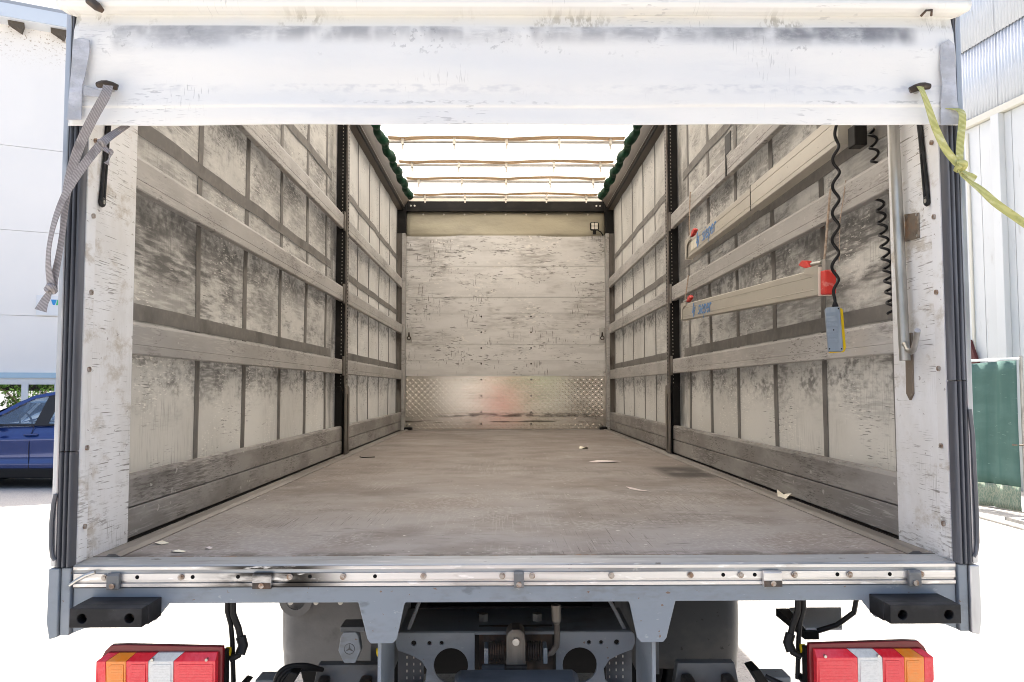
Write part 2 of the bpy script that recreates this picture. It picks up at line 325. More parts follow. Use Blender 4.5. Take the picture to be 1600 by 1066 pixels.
mat('sill_alu', (.62, .61, .60), .34, .6, [
    dict(c=(.34, .32, .30), s=(1.6, 9, 30), lo=.45, hi=.68, a=.7, d=6),
    dict(c=(.02, .018, .016), s=(5, 9, 18), lo=.30, hi=.52, a=1., d=7, band=[('x', -.92, -.76, -.60, -.44)]),
    dict(c=(.10, .09, .08), s=(5, 9, 18), lo=.54, hi=.66, a=.7, d=6, mask=((1.4, 1, 1), .46, .62)),
    dict(c=(.80, .80, .80), s=(14, 9, 60), lo=.58, hi=.68, a=.7)], rnd=False, bump=((14, 8, 50), .12, .003), spec=.5)
mat('sill_plate', (.40, .42, .44), .42, .4, [dict(c=(.22, .22, .22), s=(3, 20, 9), lo=.46, hi=.68, a=.7, d=6), dict(c=(.58, .58, .58), s=(14, 50, 9), lo=.60, hi=.68, a=.6), dict(c=(.08, .07, .06), s=(16, 30, 9), lo=.65, hi=.70, a=.7)], rnd=False)
mat('bracket_grey', (.17, .175, .18), .45, .3, [dict(c=(.26, .26, .26), s=(30, 30, 40), lo=.5, hi=.66, a=.6)])
mat('floor_edge', (.25, .232, .212), .5, .2, [dict(c=(.15, .135, .12), s=(9, 1.2, 9), lo=.42, hi=.64, a=.8, d=7), dict(c=(.36, .34, .32), s=(30, 3, 9), lo=.58, hi=.68, a=.6)], rnd=False)
mat('bolt_steel', (.42, .38, .34), .45, .6, [dict(c=(.20, .11, .06), s=(60, 60, 60), lo=.42, hi=.62, a=.8)])
mat('dark_iron', (.06, .052, .046), .55, .3, [dict(c=(.16, .10, .065), s=(14, 14, 14), lo=.48, hi=.68, a=.7, d=6), dict(c=(.13, .12, .11), s=(20, 20, 5), lo=.5, hi=.68, a=.6)], bump=((40, 40, 40), .2, .003))
mat('post_steel', (.15, .135, .12), .48, .4, [dict(c=(.27, .25, .22), s=(20, 20, 2), lo=.46, hi=.66, a=.7, d=6), dict(c=(.06, .048, .042), s=(9, 9, 4), lo=.5, hi=.68, a=.8, d=6)])
mat('hole_light', (.34, .32, .28), .5)  # pale tone painted for light showing through the post slots
mat('hole_dark', (.004, .004, .004), .8)
mat('rusty', (.20, .165, .13), .6, .3, [dict(c=(.34, .17, .075), s=(9, 9, 9), lo=.52, hi=.68, a=.7, d=5), dict(c=(.09, .075, .06), s=(22, 22, 22), lo=.52, hi=.66, a=.7), dict(c=(.34, .30, .25), s=(30, 30, 30), lo=.6, hi=.7, a=.6)], bump=((50, 50, 50), .3, .003))
mat('galv', (.50, .49, .46), .33, .8, [dict(c=(.28, .265, .24), s=(14, 14, 4), lo=.45, hi=.66, a=.7, d=6)], spec=.5)
mat('roof_rail', (.125, .104, .085), .5, .2, [dict(c=(.075, .06, .048), s=(9, 1.1, 14), lo=.42, hi=.66, a=.8, d=6)])
mat('green_net', (.005, .05, .024), .7, 0, [dict(c=(.003, .028, .014), s=(14, 9, 14), lo=.4, hi=.62, a=.85, d=5)], bump=((12, 8, 12), .4, .02))
mat('bow_alu', (.56, .54, .50), .4, .2, [dict(c=(.26, .24, .21), s=(3, 20, 20), lo=.45, hi=.66, a=.7)])
mat('bow_batten', (.52, .43, .33), .55, 0, [dict(c=(.45, .37, .28), s=(2, 20, 20), lo=.45, hi=.66, a=.6)], transl=.6)
mat('clip_white', (.72, .68, .60), .5)
mat('paper', (.78, .74, .62), .7, 0, [dict(c=(.62, .56, .42), s=(20, 20, 20), lo=.5, hi=.7, a=.5)])
mat('paper_pink', (.72, .64, .62), .7)
mat('bar_alu', (.49, .46, .395), .40, .3, [dict(c=(.38, .355, .31), s=(2, 1.5, 3), lo=.42, hi=.66, a=.6, d=6), dict(c=(.14, .128, .11), s=(40, 30, 90), lo=.68, hi=.72, a=.6, d=3)])
mat('bar_red', (.62, .055, .045), .42, 0, [dict(c=(.72, .30, .26), s=(30, 30, 40), lo=.56, hi=.66, a=.6, d=5)])
mat('bar_blue', (.10, .27, .58), .5, 0, [dict(c=(.475, .435, .355), s=(60, 60, 90), lo=.56, hi=.64, a=1., d=4)])
mat('rope', (.44, .36, .29), .8, 0, [dict(c=(.30, .22, .16), s=(60, 60, 90), lo=.45, hi=.6, a=.7)])
mat('remote_grey', (.22, .265, .315), .5, 0, [dict(c=(.30, .345, .39), s=(30, 30, 8), lo=.45, hi=.65, a=.6)])
mat('remote_yellow', (.86, .60, .015), .4)
mat('cable', (.016, .016, .017), .4)
mat('strap_grey', (.30, .28, .28), .75, 0, [dict(c=(.36, .335, .335), s=(90, 90, 160), lo=.45, hi=.6, a=.7, d=2), dict(c=(.12, .105, .11), s=(14, 14, 14), lo=.55, hi=.7, a=.5)], bump=((160, 160, 240), .5, .004), weave=(60, .55, (.15, .138, .14)))
mat('strap_yellow', (.48, .47, .20), .7, 0, [dict(c=(.34, .35, .13), s=(60, 60, 60), lo=.5, hi=.62, a=.7, d=5), dict(c=(.60, .60, .42), s=(20, 20, 30), lo=.56, hi=.68, a=.6)], bump=((120, 120, 200), .4, .003), weave=(38, .5, (.30, .31, .10)))
mat('strap_edge', (.50, .50, .42), .75)
mat('handle_brown', (.045, .034, .026), .5, 0, [dict(c=(.13, .105, .08), s=(30, 30, 30), lo=.5, hi=.66, a=.7)])
mat('flap_grey', (.16, .155, .15), .6, 0, [dict(c=(.22, .21, .20), s=(3, 3, 4), lo=.4, hi=.62, a=.8, d=5), dict(c=(.09, .085, .08), s=(6, 6, 6), lo=.55, hi=.7, a=.6)], bump=((4, 4, 4), .4, .02))  # lighter copy of the flap plastic, ground bounce put into its colour
mat('flap_dark', (.045, .047, .05), .5, 0, [dict(c=(.085, .08, .075), s=(3, 3, 4), lo=.42, hi=.65, a=.7, d=5), dict(c=(.02, .02, .02), s=(40, 40, 40), lo=.66, hi=.7, a=.7)], bump=((4, 4, 4), .3, .02))  # darker copy of the flap plastic, shade put into its colour
mat('tyre', (.014, .014, .014), .75)
mat('lens_red', (.78, .022, .04), .22, 0, [dict(c=(.80, .055, .075), s=(90, 9, 90), lo=.4, hi=.6, a=.5)], coat=.3, bump=((200, 200, 200), .25, .002), spec=.5)
mat('lens_dark', (.17, .004, .009), .32, coat=.15, spec=.4)
mat('lens_amber', (.85, .24, .02), .22, 0, [dict(c=(.78, .30, .05), s=(90, 9, 90), lo=.4, hi=.6, a=.5)], coat=.3, spec=.5)
mat('lens_clear', (.72, .72, .70), .2, 0, [dict(c=(.60, .60, .58), s=(120, 9, 120), lo=.45, hi=.6, a=.5)], coat=.3, spec=.5)
# outside
mat('ground', (.40, .385, .36), .9, 0, [dict(c=(.30, .29, .275), s=(.3, .3, .3), lo=.4, hi=.65, a=.7, d=5), dict(c=(.20, .19, .18), s=(60, 60, 1), lo=.52, hi=.66, a=.7, d=3), dict(c=(.52, .50, .47), s=(90, 90, 1), lo=.58, hi=.68, a=.6, d=2), dict(c=(.17, .165, .16), s=(1.2, .3, 1), lo=.66, hi=.72, a=.5, d=6)], bump=((70, 70, 70), .4, .01), rnd=False)
mat('facade_white', (.82, .80, .775), .5, 0, [dict(c=(.76, .75, .735), s=(.5, .5, .3), lo=.4, hi=.65, a=.6), dict(c=(.34, .27, .20), s=(22, 22, 22), lo=.56, hi=.66, a=.8, d=6, band=[('z', 7.2, 8.1, 20, 21)])])
mat('eave_blue', (.56, .62, .69), .4)
mat('band_blue', (.42, .57, .68), .4)
mat('frame_white', (.72, .74, .76), .4)
mat('bracket_dark', (.10, .085, .07), .7)
mat('roof_sheet', (.35, .37, .40), .5)
mat('corrugated', (.60, .63, .67), .35, .15, [dict(c=(.54, .58, .63), s=(.8, .8, .4), lo=.4, hi=.65, a=.6), dict(c=(.38, .38, .38), s=(9, 9, 2), lo=.66, hi=.72, a=.5)])
mat('wall_cream', (.66, .67, .66), .6, 0, [dict(c=(.60, .61, .60), s=(.6, .6, .4), lo=.4, hi=.65, a=.7), dict(c=(.42, .41, .38), s=(6, 6, 1.2), lo=.62, hi=.72, a=.5, d=5)])
mat('flashing', (.62, .60, .52), .5)
mat('net_green', (.085, .16, .14), .8, 0, [dict(c=(.11, .20, .178), s=(1.5, 1.5, 4), lo=.4, hi=.64, a=.7), dict(c=(.30, .42, .38), s=(9, 9, 60), lo=.68, hi=.72, a=.7), dict(c=(.065, .145, .125), s=(9, 9, .8), lo=.52, hi=.68, a=.6)], bump=((9, 9, 9), .3, .02), transl=.2)
mat('net_pale', (.20, .28, .22), .8, 0, [dict(c=(.40, .42, .33), s=(90, 90, 30), lo=.42, hi=.58, a=.85, d=3)], transl=.25)
mat('concrete', (.36, .35, .33), .85, 0, [dict(c=(.26, .25, .24), s=(9, 9, 9), lo=.45, hi=.65, a=.7)], bump=((40, 40, 40), .4, .01))
mat('blue_board', (.42, .50, .62), .35)
mat('maroon', (.10, .03, .03), .5)
mat('sign_blue', (.05, .28, .62), .4)
mat('sign_green', (.10, .50, .22), .4)
mat('car_blue', (.011, .036, .165), .16, .4, coat=1., spec=.5)
mat('car_black', (.012, .012, .013), .45)
mat('car_trim', (.03, .03, .032), .3)
mat('car_seat', (.16, .16, .165), .8)
mat('alloy', (.45, .45, .46), .3, .8, spec=.5)
mat('leaf', (.055, .115, .022), .55, 0, [dict(c=(.10, .18, .035), s=(1.2, 1.2, 1.2), lo=.42, hi=.62, a=.9)], transl=.35)
mat('bark', (.09, .07, .05), .85)
def glass(name, tint, mixf):
    m = bpy.data.materials.new(name); m.use_nodes = True; M[name] = m; t = NT(m.node_tree)
    out = m.node_tree.nodes['Material Output']; m.node_tree.nodes.remove(m.node_tree.nodes['Principled BSDF'])
    a = t.n('ShaderNodeBsdfTransparent'); a.inputs[0].default_value = (*tint, 1)
    g = t.n('ShaderNodeBsdfGlossy'); g.inputs['Roughness'].default_value = .01; g.inputs[0].default_value = (.9, .95, 1, 1)
    fr = t.n('ShaderNodeFresnel'); fr.inputs[0].default_value = 1.5
    f = t.math('ADD', fr.outputs[0], mixf); ms = t.n('ShaderNodeMixShader')
    t.l(f, ms.inputs[0]); t.l(a.outputs[0], ms.inputs[1]); t.l(g.outputs[0], ms.inputs[2]); t.l(ms.outputs[0], out.inputs[0])
glass('car_glass', (.90, .94, .95), .03); glass('window_glass', (.16, .20, .20), .45)

# ================================================================== the setting
g = MB().add([(-900, -900, 0), (900, -900, 0), (900, 1500, 0), (-900, 1500, 0)], [(0, 1, 2, 3)]).build('ground', 'ground', dz=0); tag(g, kind='structure')

# ================================================================== the truck
truck = empty('box_truck')
tag(truck, 'curtain-sided box truck seen into its open empty rear, white tarpaulin half rolled up', 'truck')
T = truck
L = 7.6; W = 1.24
# floor
MB().prism([(-1.155, .112), (1.155, .112), (1.155, L), (-1.155, L)], 'z', -.02, 0).build('load_floor', 'floor_ply', T)
for s in (-1, 1):      # floor edge profile: ledge and low ridge
    p = [(s*1.157, -.02), (s*1.157, .002), (s*1.172, .010), (s*1.19, .010), (s*1.20, .003), (s*1.236, .003), (s*1.236, -.02)]
    fix_normals(MB().prism(p, 'y', .112, L).build('floor_edge_profile', 'floor_edge', T))
fix_normals(MB().prism([(0, -.022), (0, -.002), (.004, 0.001), (.11, .001), (.11, -.022)], 'x', -1.235, 1.235).build('rear_sill_plate', 'sill_plate', T))
for s in (-1, 1):
    a, b = sorted((s*1.165, s*1.312)); MB().box(a, b, .10, 7.66, -.13, -.023).build('side_sill', 'grey_paint_dark', T)
    a, b = sorted((s*1.2385, s*1.31)); MB().box(a, b, .336, 7.60, -.022, .004).build('sill_top', 'black_steel', T)
# plywood chips along the sill
ch = MB()
for k in range(60):
    x = random.uniform(-1.13, 1.13); w = random.uniform(.006, .045); d_ = random.uniform(.002, .006)
    ch.add([(x, .1095, .0016), (x+w, .1095, .0016), (x+w*.7, .112+d_, .0024), (x+w*.3, .112+d_*.6, .0024)], [(0, 1, 2, 3)])
tag(ch.build('splintered_floor_edge', 'rusty', T), kind='stuff')
# rear cross rail: bright aluminium strip under the sill
fix_normals(MB().prism([(-.006, -.003), (-.006, -.011), (.004, -.013), (.004, -.021), (-.004, -.022), (-.004, -.041), (.002, -.043), (.002, -.047), (-.005, -.049), (-.005, -.058), (.03, -.058), (.03, -.003)], 'x', -1.232, 1.232).build('rear_trim_rail', 'sill_alu', T))
bolt_me = None
def bolt(x, z, y=-.004, r=.0085):
    m = MB().cyl((x, y-.006, z), (x, y, z), r, 12); m.cyl((x, y-.009, z), (x, y-.006, z), r*.62, 6); m.build('bolt', 'bolt_steel', T, smooth=30)
def hole(x, z, y=-.0045, r=.0055):
    MB().cyl((x, y-.0006, z), (x, y+.001, z), r, 12).build('bolt_hole', 'hole_dark', T)
def fx(px): return (px-800)*2.54/1375 - .012
for px in (187, 301, 464, 544, 665, 784, 829, 949, 1069, 1145, 1227, 1311, 1420): bolt(fx(px), -.0315)
for px in (235, 318, 386, 494, 592, 1119, 1167, 1293, 1373): hole(fx(px), -.0315)
for px, wd_, big in ((202, .034, 0), (424, .052, 1), (809, .028, 0), (1192, .052, 1), (1408, .034, 0)):
    x = fx(px); b = MB()
    b.prism([(-.012, -.019), (-.020, -.023), (-.020, -.062), (-.005, -.062), (-.005, -.019)], 'x', x-wd_/2, x+wd_/2)
    o = fix_normals(b.build('latch_bracket', 'sill_alu' if big else 'bracket_grey', T, bevel=.0015))
    if big: MB().box(x-wd_/2+.001, x+wd_/2-.001, -.0225, -.0202, -.061, -.045).build('bracket_foot', 'dark_iron', o)
    MB().cyl((x, -.025, -.052), (x, -.020, -.052), .0075, 12).build('bracket_screw', 'bolt_steel', o, dz=H)
# painted rear beam with drop brackets and end drops
out_l = [(-1.233, -.061), (-1.233, -.185), (-1.20, -.172), (-1.05, -.155), (-1.005, -.152), (-.968, -.1045), (-.443, -.1045), (-.441, -.112), (-.417, -.205), (-.408, -.2165), (-.345, -.2165), (-.335, -.205), (-.315, -.112), (-.311, -.1045)]
poly = out_l + [(-x, z) for x, z in reversed(out_l)]
fix_normals(MB().prism(poly, 'y', 0, .012).build('rear_beam', 'grey_paint', T, bevel=.002))
MB().box(-1.23, 1.23, .012, .09, -.104, -.061).build('beam_channel', 'grey_paint_dark', T)
for s in (-1, 1):
    MB().box(min(s*1.236, s*1.262), max(s*1.236, s*1.262), -.012, .10, -.188, -.004).build('corner_foot', 'grey_paint', T, bevel=.003)
    fix_normals(MB().prism([(s*1.264, -.004), (s*1.292, -.004), (s*1.294, -.15), (s*1.286, -.196), (s*1.264, -.19)], 'y', -.02, .12).build('corner_skirt', 'edge_alu' if s > 0 else 'grey_paint', T, bevel=.003))
    # rubber bumper block with two bolt holes
    xc = s*1.085
    hl = [circ(xc-.062, -.112, .0125, 16), circ(xc+.062, -.112, .0125, 16)]
    b = MB().prism([(xc-.095, -.136), (xc+.095, -.136), (xc+.095, -.086), (xc-.095, -.086)], 'y', -.122, -.085, hl)
    b.prism([(xc-.097, -.138), (xc+.097, -.138), (xc+.097, -.086), (xc-.097, -.086)], 'y', -.085, 0)
    o = fix_normals(b.build('bumper_block', 'rubber_dark', T, bevel=.004))
    for e in (-.062, .062): MB().cyl((xc+e, -.0862, -.112), (xc+e, -.0925, -.112), .007, 6).build('bolt_head', 'dark_iron', o)
# curved hose bits at the left end
MB().tube([(-1.236, -.014, -.05), (-1.215, -.02, -.036), (-1.19, -.022, -.022), (-1.165, -.02, -.014)], .005, 8).build('corner_handle', 'galv', T, smooth=40)

# corner columns (white inner panels), seals and outer edges
for s in (-1, 1):
    a, b = sorted((s*1.236, s*1.300))
    MB().box(a, b, .012, .335, -.004, 2.70).build('corner_panel', 'white_panel', T, bevel=.002)
    a, b = sorted((s*1.232, s*1.2355)); MB().box(a, b, .014, .066, .006, 2.69).build('edge_strip', 'white_panel', T)
    for k, z in enumerate((.10, .323, .547, .770, .993, 1.215)):
        m = MB().cyl((s*1.232, .046, z), (s*1.226, .046, z), .0075, 12); m.cyl((s*1.2265, .046, z), (s*1.2245, .046, z), .0035, 6)
        m.build('bolt', 'bolt_steel', T, smooth=30)
    # seal: ribbed rubber strips, an upper and a lower length
    zj = .318 if s < 0 else .512
    for z0, z1, dx in ((.0, zj-.003, .002), (zj, 2.70, 0)):
        pr = []
        n = 40
        for i in range(n+1):
            u = i/n; x = 1.2345 + u*.040
            pr.append((s*x, -.006 - .016*abs(math.sin(u*math.pi*3))**.7 - dx))
        pr += [(s*1.2745, .012), (s*1.2345, .012)]
        o = fix_normals(MB().prism(pr, 'z', z0, z1).build('rubber_seal', 'rubber', T, smooth=50))
    a, b = sorted((s*1.2755, s*1.2925)); MB().box(a, b, -.016, .33, .0, 2.72).build('outer_edge', 'edge_alu', T, bevel=.004)
    # slack rubber lip near the foot of the seal
    xs = s*1.276
    pts = [(xs-s*.002, -.024, .02+.0), (xs+s*.004, -.026, .03), (xs+s*.010, -.024, .06), (xs+s*.012, -.022, .12), (xs+s*.008, -.022, .17 if s < 0 else .36), (xs+s*.002, -.022, .20 if s < 0 else .43)]
    MB().tube(pts, .006, 8).build('seal_lip', 'rubber', T, smooth=40)

# side curtains with welded belts
def wave(y, z): return .0035*math.sin(y*5.1+z*.7) + .0025*math.sin(y*11.3+1.3*z+.5) + .002*math.sin(z*6.1+y)
VB = [.455, 1.08, 1.705, 2.335, 2.945, 3.53, 4.24, 4.845, 5.425, 6.09, 6.785, 7.46]
for s in (-1, 1):
    cx = lambda y, z, off=0: s*(1.305 + wave(y, z) - off)
    cur = MB().sheet(lambda u, v: (cx(.30+u*7.32, .0+v*2.66), .30+u*7.32, .0+v*2.66), 160, 40, s > 0).build('side_curtain', 'curtain_left' if s < 0 else 'curtain_right', T, smooth=80)
    for y in VB:
        w = .052 if y < 4 else .034
        MB().sheet(lambda u, v: (cx(y+(u-.5)*w, .2+v*2.46, .0035), y+(u-.5)*w, .2+v*2.46), 2, 40, s > 0).build('vertical_belt', 'belt', cur, solid=.002)
    for z in (.755, 1.40, 2.06):
        for y0, y1 in ((.30, 3.70), (4.05, 7.55)):
            MB().sheet(lambda u, v: (cx(y0+u*(y1-y0), z+(v-.5)*.058, .0065), y0+u*(y1-y0), z+(v-.5)*.058), 80, 2, s > 0).build('horizontal_belt', 'belt', cur, solid=.002)
    # lath rails
    for y0, y1 in ((.337, 3.862), (3.985, 7.50)):
        for z0, z1 in ((.6035, .712), (1.1493, 1.2605), (1.7001, 1.8113)):
            sag = 0
            p = [(s*1.268, z0), (s*1.243, z0), (s*1.240, z0+.004), (s*1.240, z0+.030), (s*1.2415, z0+.031), (s*1.2415, z0+.0325), (s*1.240, z0+.034), (s*1.240, z1-.012), (s*1.2435, z1-.001), (s*1.268, z1)]
            fix_normals(MB().prism(p, 'y', y0, y1).build('lath_rail', 'slat_alu', T))
        for z0, z1 in ((.012, .1065), (.1105, .214)):
            p = [(s*1.268, z0), (s*1.243, z0), (s*1.240, z0+.003), (s*1.240, z1-.014), (s*1.246, z1), (s*1.268, z1)] if z1 > .2 else [(s*1.268, z0), (s*1.243, z0), (s*1.240, z0+.003), (s*1.240, z1-.002), (s*1.243, z1), (s*1.268, z1)]
            fix_normals(MB().prism(p, 'y', y0, y1).build('side_board', 'board_low', T))
    # middle post
    a, b = sorted((s*1.232, s*1.299)); po = MB().box(a, b, 3.872, 3.975, .003, 2.66).build('middle_post', 'black_steel', T)
    a, b = sorted((s*1.219, s*1.2315)); MB().box(a, b, 3.885, 3.962, .003, 2.64).build('post_face', 'post_steel', po, bevel=.002)
    d1 = MB(); d2 = MB()
    for k in range(78):
        z = .53 + k*.027
        for lo, hi in ((.595, .72), (1.14, 1.27), (1.69, 1.82)):
            if lo < z < hi: break
        else: a, b = sorted((s*1.246, s*1.256)); d1.box(a, a+.005, 3.8705, 3.8725, z, z+.009)
        d2.box(*sorted((s*1.2175, s*1.2192)), 3.915, 3.932, z, z+.012)
    tag(d1.build('lit_slot_row', 'hole_light', po), kind='stuff'); tag(d2.build('dark_slot_row', 'hole_dark', po), kind='stuff')  # solid boxes; the pale row is coloured as light through open slots
    # rounded foot cover
    pr = [(3.838, .004), (4.006, .004), (4.006, .47), (3.995, .50), (3.97, .515), (3.87, .515), (3.848, .50), (3.838, .47)]
    fix_normals(MB().prism(pr, 'x', s*1.211, s*1.2195).build('foot_cover', 'post_steel', po, bevel=.003))
    fix_normals(MB().prism([(3.915, .02), (3.93, .02), (3.93, .45), (3.915, .45)], 'x', s*1.2095, s*1.212).build('foot_groove', 'hole_dark', po))
    fix_normals(MB().prism([(s*1.236, .215), (s*1.29, .215), (s*1.29, .47), (s*1.275, .51), (s*1.25, .51), (s*1.236, .47)], 'y', 3.845, 3.87).build('foot_gusset', 'black_steel', po, bevel=.003))
    # small rail pockets
    for z0 in (.59, 1.135, 1.686):
        for y0 in (3.846, 3.963):
            a, b = sorted((s*1.228, s*1.2415)); MB().box(a, b, y0, y0+.038, z0, z0+.145).build('rail_pocket', 'post_steel', po, bevel=.003)
    # front corner post
    a, b = sorted((s*1.205, s*1.245)); MB().box(a, b, 7.50, 7.60, 0, 2.36).build('front_post', 'slat_alu', T, bevel=.003)
    a, b = sorted((s*1.200, s*1.312)); MB().box(a, b, 7.52, 7.60, 2.362, 2.72).build('front_post_head', 'black_steel', T)
    a, b = sorted((s*1.246, s*1.314)); MB().box(a, b, 7.52, 7.64, .0, 2.36).build('front_post_return', 'post_steel', T)
    # roof rail: brown face, dark track under it
    p = [(s*1.305, 2.645), (s*1.243, 2.645), (s*1.238, 2.675), (s*1.225, 2.68), (s*1.165, 2.795), (s*1.305, 2.81)]
    ro = fix_normals(MB().prism(p, 'y', .0, 7.60).build('roof_rail', 'roof_rail', T))
    MB().tube([(s*1.236, .34, 2.652), (s*1.236, 7.55, 2.652)], .011, 8).build('curtain_track', 'black_steel', ro, smooth=40)
    MB().tube([(s*1.226, .34, 2.690), (s*1.226, 7.55, 2.690)], .006, 8).build('track_lip', 'bow_alu', ro, smooth=40)
    # bunched green net along the rail
    def gn(u, v, s=s):
        y = 4.2 + u*2.85; a = v*2*math.pi; k = abs(math.sin(y*6.2))
        rx = .030 + .010*k; rz = .026 + .016*k
        return (s*(1.100 + .012*math.sin(y*12.4+.5) + rx*math.cos(a)), y, 2.700 - .014*k + .006*math.sin(y*31) + rz*math.sin(a))
    MB().sheet(gn, 260, 12, s < 0).build('green_roof_net', 'green_net', ro, smooth=70)

# roof bows with battens and clips
BOWS = [.75, 1.45, 2.15, 2.85, 3.55, 4.25, 4.93, 5.70, 6.34, 7.06]
for i, y in enumerate(BOWS):
    bw = MB().tube([(-1.13, y, 2.695), (1.13, y, 2.695)], .0135, 10).build('roof_bow', 'bow_alu', T, smooth=40)
    XC = [-.86, -.34, .18, .70] if i % 2 else [-.90, -.40, .10, .60, .98]
    XC = [-.93, -.47, 0., .47, .93]
    def bt(u, v, y=y):
        x = -1.06 + u*2.12; ph = (x+.93)/.465
        return (x, y+.10*(v-.5), 2.722 + .014*abs(math.sin(ph*math.pi/2*1.0)) + .004*math.sin(x*3+y))
    MB().sheet(bt, 80, 1).build('tension_band', 'bow_batten', bw, solid=.004)
    for x in XC:
        m = MB().box(x-.012, x+.012, y-.019, y+.019, 2.668, 2.733); m.box(x-.008, x+.008, y-.006, y+.006, 2.628, 2.668)
        m.build('clip', 'clip_white', bw, bevel=.002)
# roof sheet, front beam and strip
MB().sheet(lambda u, v: (-1.17+u*2.34, -.0+v*7.64, 2.80 + .012*math.cos((u-.5)*3.1) - .010*math.cos(v*66)), 24, 120, True).build('roof_sheet', 'roof_tarp', T, smooth=80)
fb = MB().box(-1.21, 1.21, 7.535, 7.60, 2.633, 2.757).build('front_roof_beam', 'black_steel', T, bevel=.004)
for s in (-1, 1):
    for x in (1.10, 1.145): MB().cyl((s*x, 7.527, 2.70), (s*x, 7.535, 2.70), .011, 10).build('beam_bolt', 'galv', fb)
MB().box(-1.19, 1.19, 7.60, 7.62, 2.757, 2.81).build('roof_edge_strip', 'clip_white', T)
MB().sheet(lambda u, v: (-1.215+u*2.43, 7.60-.012*math.sin(u*9+v*3)*math.sin(v*3.1), 2.33+v*.31), 40, 6, False).build('front_tarp_strip', 'front_tarp', T, smooth=80, solid=.003)
for k in range(9):
    x = -1.0+k*.25; MB().cyl((x, 7.582, 2.605), (x, 7.588, 2.605), .011, 10).build('eyelet', 'clip_white', T)
MB().box(-1.315, 1.315, 7.665, 7.69, -.13, 2.80).build('front_wall_back', 'white_panel', T)
# bulkhead boards
bh = MB().box(-1.203, 1.203, 7.622, 7.65, .0, 2.35).build('bulkhead', 'post_steel', T)
zb = .642; nb = 9; hb = (2.350-zb)/nb
for k in range(nb):
    z0 = zb+k*hb; dy = random.uniform(-.002, .002)
    MB().box(-1.203, 1.203, 7.596+dy, 7.620, z0+.0008, z0+hb-.0008).build('bulkhead_board', 'bulkhead_board', bh, bevel=.0012)
MB().box(-1.203, 1.203, 7.592, 7.620, .004, zb-.001).build('tread_plate', 'tread_plate', bh)
tp = MB(); st = .036
for j in range(int(.63/st)):
    for i in range(int(2.38/st)):
        cx_, cz_ = -1.185+i*st, .02+j*st; a = R(45) if (i+j) % 2 else R(-45); ca, sa = math.cos(a), math.sin(a); l, w = .0205, .0062
        if .085 < cz_ < .13 and random.random() < .6: continue
        q = [(l*ca, l*sa), (-w*sa, w*ca), (-l*ca, -l*sa), (w*sa, -w*ca)]
        tp.add([(cx_+p[0], 7.592, cz_+p[1]) for p in q] + [(cx_+.45*l*ca, 7.5862, cz_+.45*l*sa), (cx_-.45*l*ca, 7.5862, cz_-.45*l*sa)], [(0, 1, 4), (1, 2, 5), (1, 5, 4), (2, 3, 5), (3, 0, 4), (3, 4, 5)])
tag(fix_normals(tp.build('tread_pattern', 'tread_plate', bh)), kind='stuff')
for x in (-.295, .305):
    for z in (.07, .21, .405, .60, .79, .98, 1.17, 1.36): MB().cyl((x, 7.584, z), (x, 7.59, z), .011, 10).build('rivet', 'dark_iron', bh)
for s in (-1, 1):      # lashing eyes in recessed plates
    x = s*1.165; pl = MB().box(x-.036, x+.036, 7.588, 7.5955, 1.04, 1.22).build('lashing_plate', 'galv', bh, bevel=.002)
    MB().ring((x, 1.10), 'y', .026, .015, (7.577, 7.585)).build('lashing_ring', 'dark_iron', pl, smooth=40)
    fix_normals(MB().prism([(x-.012, 1.12), (x+.012, 1.12), (x+.007, 1.17), (x-.007, 1.17)], 'y', 7.58, 7.588).build('lashing_tongue', 'dark_iron', pl))
    MB().box(x-.05*1, x+.05*1, 7.50, 7.585, .003, .035).build('corner_stop', 'black_steel', bh, bevel=.006)
# work lamp at the front right
lp = MB().box(1.018, 1.128, 7.50, 7.545, 2.395, 2.50).build('work_lamp', 'black_steel', T, bevel=.02)
for dx in (-.021, .021):
    for dz_ in (-.021, .021): MB().box(1.073+dx-.018, 1.073+dx+.018, 7.494, 7.501, 2.4475+dz_-.018, 2.4475+dz_+.018).build('lamp_lens', 'clip_white', lp, bevel=.006)
MB().box(1.055, 1.09, 7.51, 7.54, 2.352, 2.396).build('lamp_bracket', 'black_steel', lp)
MB().tube([(1.115, 7.53, 2.40), (1.145, 7.53, 2.385), (1.168, 7.53, 2.355), (1.178, 7.53, 2.33)], .007, 8).build('lamp_cable', 'cable', lp, smooth=40)

# rear tarpaulin: hanging flap, roll above it
prof = [(-.034, 1.2385), (-.036, 1.26), (-.036, 1.289), (-.039, 1.293), (-.037, 1.33), (-.041, 1.40), (-.042, 1.46), (-.039, 1.51), (-.030, 1.535), (-.024, 1.556), (-.024, 1.563),
        (-.046, 1.5655), (-.062, 1.571), (-.069, 1.580), (-.069, 1.587), (-.064, 1.592), (-.066, 1.596), (-.070, 1.612), (-.066, 1.66), (-.055, 1.9), (-.04, 2.3), (-.02, 2.74), (.03, 2.80)]
def tarp(u, v):
    k = v*(len(prof)-1); i = min(int(k), len(prof)-2); f = k-i
    y = prof[i][0]*(1-f)+prof[i+1][0]*f; z = prof[i][1]*(1-f)+prof[i+1][1]*f
    hw = 1.258 if z < 1.556 else 1.258+min(1, (z-1.556)/.012)*.038
    if z < 1.30: hw = 1.258+.012*(1.30-z)/.06
    x = (u-.5)*2*hw
    low = max(0, min(1, (1.56-z)/.1))
    y += low*(.004*math.sin(x*4.1+1)+.003*math.sin(x*9.7+z*9)+.0025*math.sin(x*3+z*40)) + .006*math.exp(-((abs(x)-1.14)/.07)**2)*low*math.sin((z-1.30)*18)
    z += .0035*math.sin(x*1.7+.6)*(1-low*.0)*(1 if z < 1.5 else .5)
    return (x, y, z)
